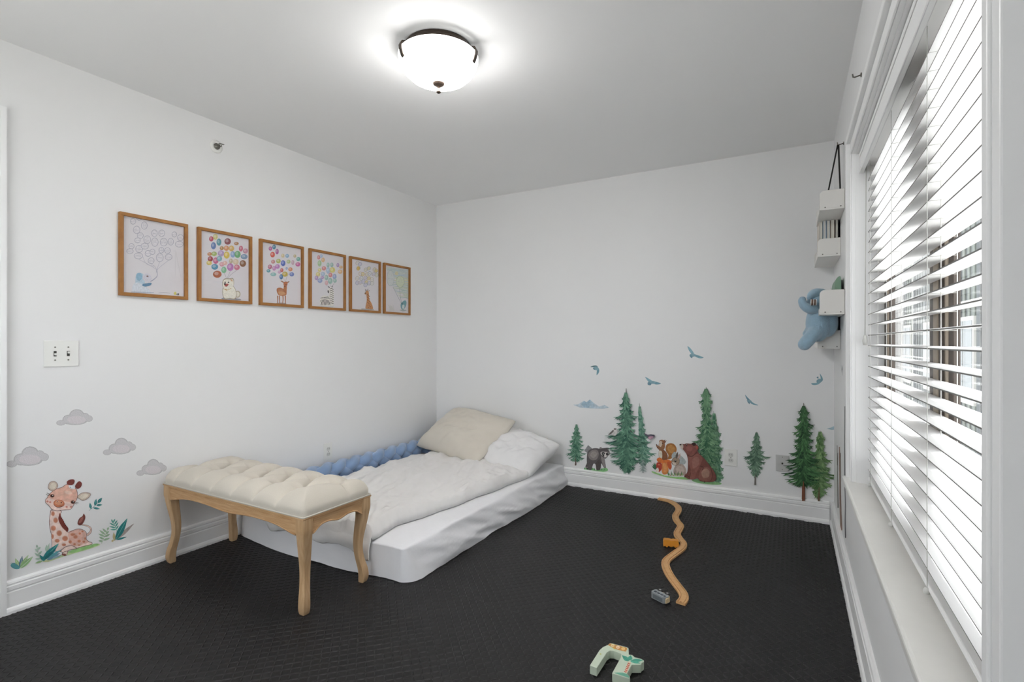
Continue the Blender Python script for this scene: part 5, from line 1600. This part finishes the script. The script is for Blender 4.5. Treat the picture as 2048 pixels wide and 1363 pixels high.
# ------------------------------------------------------------------ toys on the floor
zT = lambda u, v: on_z(1140 + u / 3.467, 970 + v / 3.467, 0.008)
cl = [(612, 92), (690, 108), (746, 145), (752, 178), (730, 212), (742, 248), (768, 278), (756, 308), (742, 335), (758, 368), (786, 402), (776, 436), (720, 478), (668, 520), (664, 562), (692, 622), (742, 692), (782, 745), (790, 785), (766, 818)]
path = [zT(u, v) for u, v in cl]
sm_path = [Vector(p) for p in catmull([tuple(p) for p in path], 8, closed=False)]
for _ in range(6):
    sm_path = [sm_path[0]] + [(sm_path[i - 1] + sm_path[i] * 2 + sm_path[i + 1]) / 4 for i in range(1, len(sm_path) - 1)] + [sm_path[-1]]
cuts = [0, 36, 72, 108, len(sm_path) - 1]
TL_ = ['curved wooden train track piece touching the back baseboard', 'curved wooden train track piece between the baseboard piece and the orange wagon', 'curved wooden train track piece beside the orange toy wagon', 'curved wooden train track piece nearest the grey toy van']
for s in range(4):
    pts = sm_path[cuts[s]:cuts[s + 1] + 1]
    t = thing('track_piece', pts[len(pts) // 2].xy.to_3d(), TL_[s], 'toy track', 'wooden train track pieces')
    W = 0.021
    sec = [(-W, 0.0022), (-W, 0.012), (-W + 0.004, 0.0135), (-0.0150, 0.0135), (-0.0145, 0.0095), (-0.0110, 0.0095), (-0.0105, 0.0135), (0.0105, 0.0135), (0.0110, 0.0095), (0.0145, 0.0095), (0.0150, 0.0135), (W - 0.004, 0.0135), (W, 0.012), (W, 0.0022)]
    k = MB(); vs = []; n = len(sec)
    for i, p in enumerate(pts):
        d = (pts[min(i + 1, len(pts) - 1)] - pts[max(i - 1, 0)]); d.z = 0; d.normalize(); w = Vector((-d.y, d.x, 0))
        sh = 0.0006 if i == 0 else (-0.0006 if i == len(pts) - 1 else 0)
        for a_, z_ in sec: vs.append((p.x + w.x * a_ + d.x * sh, p.y + w.y * a_ + d.y * sh, z_))
    fs = [(i * n + q, i * n + (q + 1) % n, (i + 1) * n + (q + 1) % n, (i + 1) * n + q) for i in range(len(pts) - 1) for q in range(n)]
    fs += [tuple(range(n))[::-1], tuple((len(pts) - 1) * n + q for q in range(n))]
    k.add(vs, fs).build('track_body', M_TRACK, t)
    if s == 3:
        p = pts[-1]; d = (pts[-1] - pts[-3]); d.z = 0; d.normalize(); w = Vector((-d.y, d.x, 0))
        k = MB(); c = p - d * 0.008
        k.prism([c - w * 0.004 + Vector((0, 0, 0.0055)), c + w * 0.004 + Vector((0, 0, 0.0055)), c + w * 0.0035 + d * 0.0092 + Vector((0, 0, 0.0055)), c - w * 0.0035 + d * 0.0092 + Vector((0, 0, 0.0055))], (0, 0, 0.0005)).build('joint_slot', M_GROOVE, t)
        MB().prism([Vector((c.x + 0.0075 * math.cos(b), c.y + 0.0075 * math.sin(b), 0.0055)) for b in [2 * math.pi * q / 14 for q in range(14)]], (0, 0, 0.0003)).build('joint_hole', M_GROOVE, t)

# orange wagon lying by the track
ow = thing('toy_wagon', (-0.605, 2.99, 0.0), 'orange wooden toy wagon resting against the train track', 'toy')
dx = Vector((0.072, 0.022, 0)).normalized(); dy = Vector((-dx.y, dx.x, 0))
o0 = Vector((-0.652, 2.972, 0.0025))
prof = []
for q in range(25):
    u = q / 24 * 0.085
    prof.append((u, 0.006 * abs(math.sin(u / 0.085 * math.pi * 2.0)) ** 0.7))
prof += [(0.086, 0.020), (0.083, 0.037), (0.060, 0.040), (0.045, 0.0375), (0.028, 0.0405), (0.004, 0.041), (0.0, 0.030)]
MB().prism([o0 + dx * u + Vector((0, 0, z)) for u, z in prof], dy * 0.034).build('wagon_body', M_ORANGE, ow, bevel=0.0015)
for u in (0.018, 0.066):
    for w in (-0.003, 0.034):
        c = o0 + dx * u + dy * w + Vector((0, 0, 0.0075))
        MB().prism([c + dx * 0.0072 * math.cos(b) + Vector((0, 0, 0.0072 * math.sin(b))) for b in [2 * math.pi * q / 14 for q in range(14)]], dy * 0.003).build('wheel', M_ORANGE, ow)
MB().tube([o0 + dx * 0.086 + dy * 0.017 + Vector((0, 0, 0.022)), o0 + dx * 0.0925 + dy * 0.017 + Vector((0, 0, 0.022))], 0.006, 12).build('coupling', M_TOYDK, ow)

# grey toy van tipped on its side
gv = thing('toy_van', (-0.535, 2.352, 0.0), 'grey toy van tipped on its side beside the track end', 'toy')
vx = Vector((0.088, -0.042, 0)).normalized(); vy = Vector((-vx.y, vx.x, 0))
v0 = Vector((-0.574, 2.352, 0.0022))
vp = [(0.0, 0.006), (0.003, 0.0), (0.068, 0.0), (0.078, 0.008), (0.080, 0.030), (0.074, 0.036), (0.004, 0.036), (0.0, 0.030)]
# profile lies in the floor plane: roof towards the viewer, wheels towards the far side
MB().prism([v0 + vx * u + vy * w for u, w in vp], (0, 0, 0.032)).build('van_body', M_TOYGREY, gv, bevel=0.003)
MB().prism([v0 + vx * u + vy * -0.0008 + Vector((0, 0, z)) for u, z in ((0.012, 0.006), (0.066, 0.006), (0.066, 0.024), (0.012, 0.024))], vy * 0.0015).build('roof_panel', mat('van_roof', '#70777B', 0.3, 0.5), gv)
for u0, u1 in ((0.010, 0.024), (0.028, 0.042), (0.046, 0.060), (0.063, 0.074)):
    MB().prism([v0 + vx * u + vy * w + Vector((0, 0, 0.0318)) for u, w in ((u0, 0.006), (u1, 0.006), (u1, 0.018), (u0, 0.018))], (0, 0, 0.0008)).build('window', mat('van_glass', '#39424C', 0.15, 0.5), gv)
MB().prism([v0 + vx * u + vy * w + Vector((0, 0, 0.005)) for u, w in ((0.012, 0.0358), (0.072, 0.0358), (0.072, 0.0440), (0.012, 0.0440))], (0, 0, 0.022)).build('chassis', M_TOYCREAM, gv)
for u in (0.020, 0.060):
    for z in (0.002, 0.0265):
        c = v0 + vx * u + vy * 0.0425 + Vector((0, 0, z))
        MB().prism([c + vx * 0.0125 * math.cos(b) + vy * 0.0125 * math.sin(b) for b in [2 * math.pi * q / 18 for q in range(18)]], (0, 0, 0.007)).build('wheel', M_TOYDK, gv)
        MB().prism([c + vx * 0.005 * math.cos(b) + vy * 0.005 * math.sin(b) + Vector((0, 0, 0.007)) for b in [2 * math.pi * q / 14 for q in range(14)]], (0, 0, 0.0006)).build('hub', M_STEEL, gv)
MB().prism([v0 + vx * 0.079 + vy * w + Vector((0, 0, z)) for w, z in ((0.004, 0.006), (0.030, 0.006), (0.030, 0.026), (0.004, 0.026))], vx * 0.004).build('front_grille', M_TOYCREAM, gv)

# mint arch block
zM = lambda u, v, z=0.0: on_z(1160 + u / 12.8, 1260 + v / 12.8, z)
top_z = 0.033
outl = [(250, 890), (430, 960), (640, 670), (700, 600), (780, 570), (900, 575), (1060, 630), (1040, 690), (820, 1090), (1280, 1225), (1275, 1175), (1210, 1110), (1320, 880), (1560, 890), (1620, 800), (1635, 760), (1560, 720), (1400, 680), (1340, 625), (1255, 610), (1245, 460), (1200, 425), (770, 315), (700, 370), (590, 430), (500, 520)]
outl = [(250, 890), (340, 925), (430, 960), (640, 640), (690, 560), (770, 508), (860, 515), (1060, 590), (1040, 690), (820, 1090), (1280, 1235), (1275, 1180), (1205, 1105), (1330, 870), (1450, 872), (1560, 870), (1580, 830), (1630, 800), (1638, 762), (1560, 720), (1400, 682), (1345, 630), (1250, 612), (1245, 455), (1200, 425), (770, 315), (715, 365), (590, 420), (500, 500)]
mb = thing('arch_block', zM(850, 800, 0.0), 'mint green wooden arch toy block with a painted palm tree', 'toy')
tp = [zM(u, v, top_z) for u, v in outl]
MB().prism([p - Vector((0, 0, top_z - 0.0022)) for p in tp], (0, 0, top_z - 0.0022)).build('block', M_MINT, mb, bevel=0.0015)
a = Art(lambda u, v: zM(u, v, top_z), (0, 0, 1), lift=0.0002)
a.poly([(715, 372), (770, 330), (1190, 440), (1215, 470), (1170, 545), (980, 500), (850, 455)], '#C98F4E', 0)
for u, v, c in ((835, 385, '#E9D9A0'), (970, 430, '#F0D9B8'), (1105, 470, '#EBCB7A')): a.ell(u, v, 48, 40, c); a.ell(u + 4, v + 5, 24, 18, '#E8B48A')
a.poly([(830, 430), (900, 470), (880, 490)], '#DDC24A', 0); a.ell(525, 605, 24, 22, '#B9BE7A')
GR = '#4FA08A'
a.leaf((1250, 785), (1075, 640), 110, GR, vein='#2F7F6A'); a.leaf((1270, 770), (1300, 640), 120, GR, vein='#2F7F6A'); a.leaf((1300, 780), (1612, 765), 90, GR, vein='#2F7F6A'); a.leaf((1290, 790), (1550, 845), 60, '#58AA92')
a.poly([(1235, 800), (1305, 815), (1200, 1090), (1130, 1070)], '#E6C9B0', 0)
for q in range(6): a.stroke([(1222 - q * 18, 835 + q * 42), (1255 - q * 18, 860 + q * 42), (1288 - q * 18, 850 + q * 42)], 24, '#B9523E', 0)
a.poly([(865, 1088), (960, 1080), (1100, 1085), (1200, 1120), (1262, 1185), (1255, 1215), (1050, 1150)], '#6FAE96', 0)
a.done('painted_palm', parent=mb, m=M_INK)['kind'] = 'stuff'
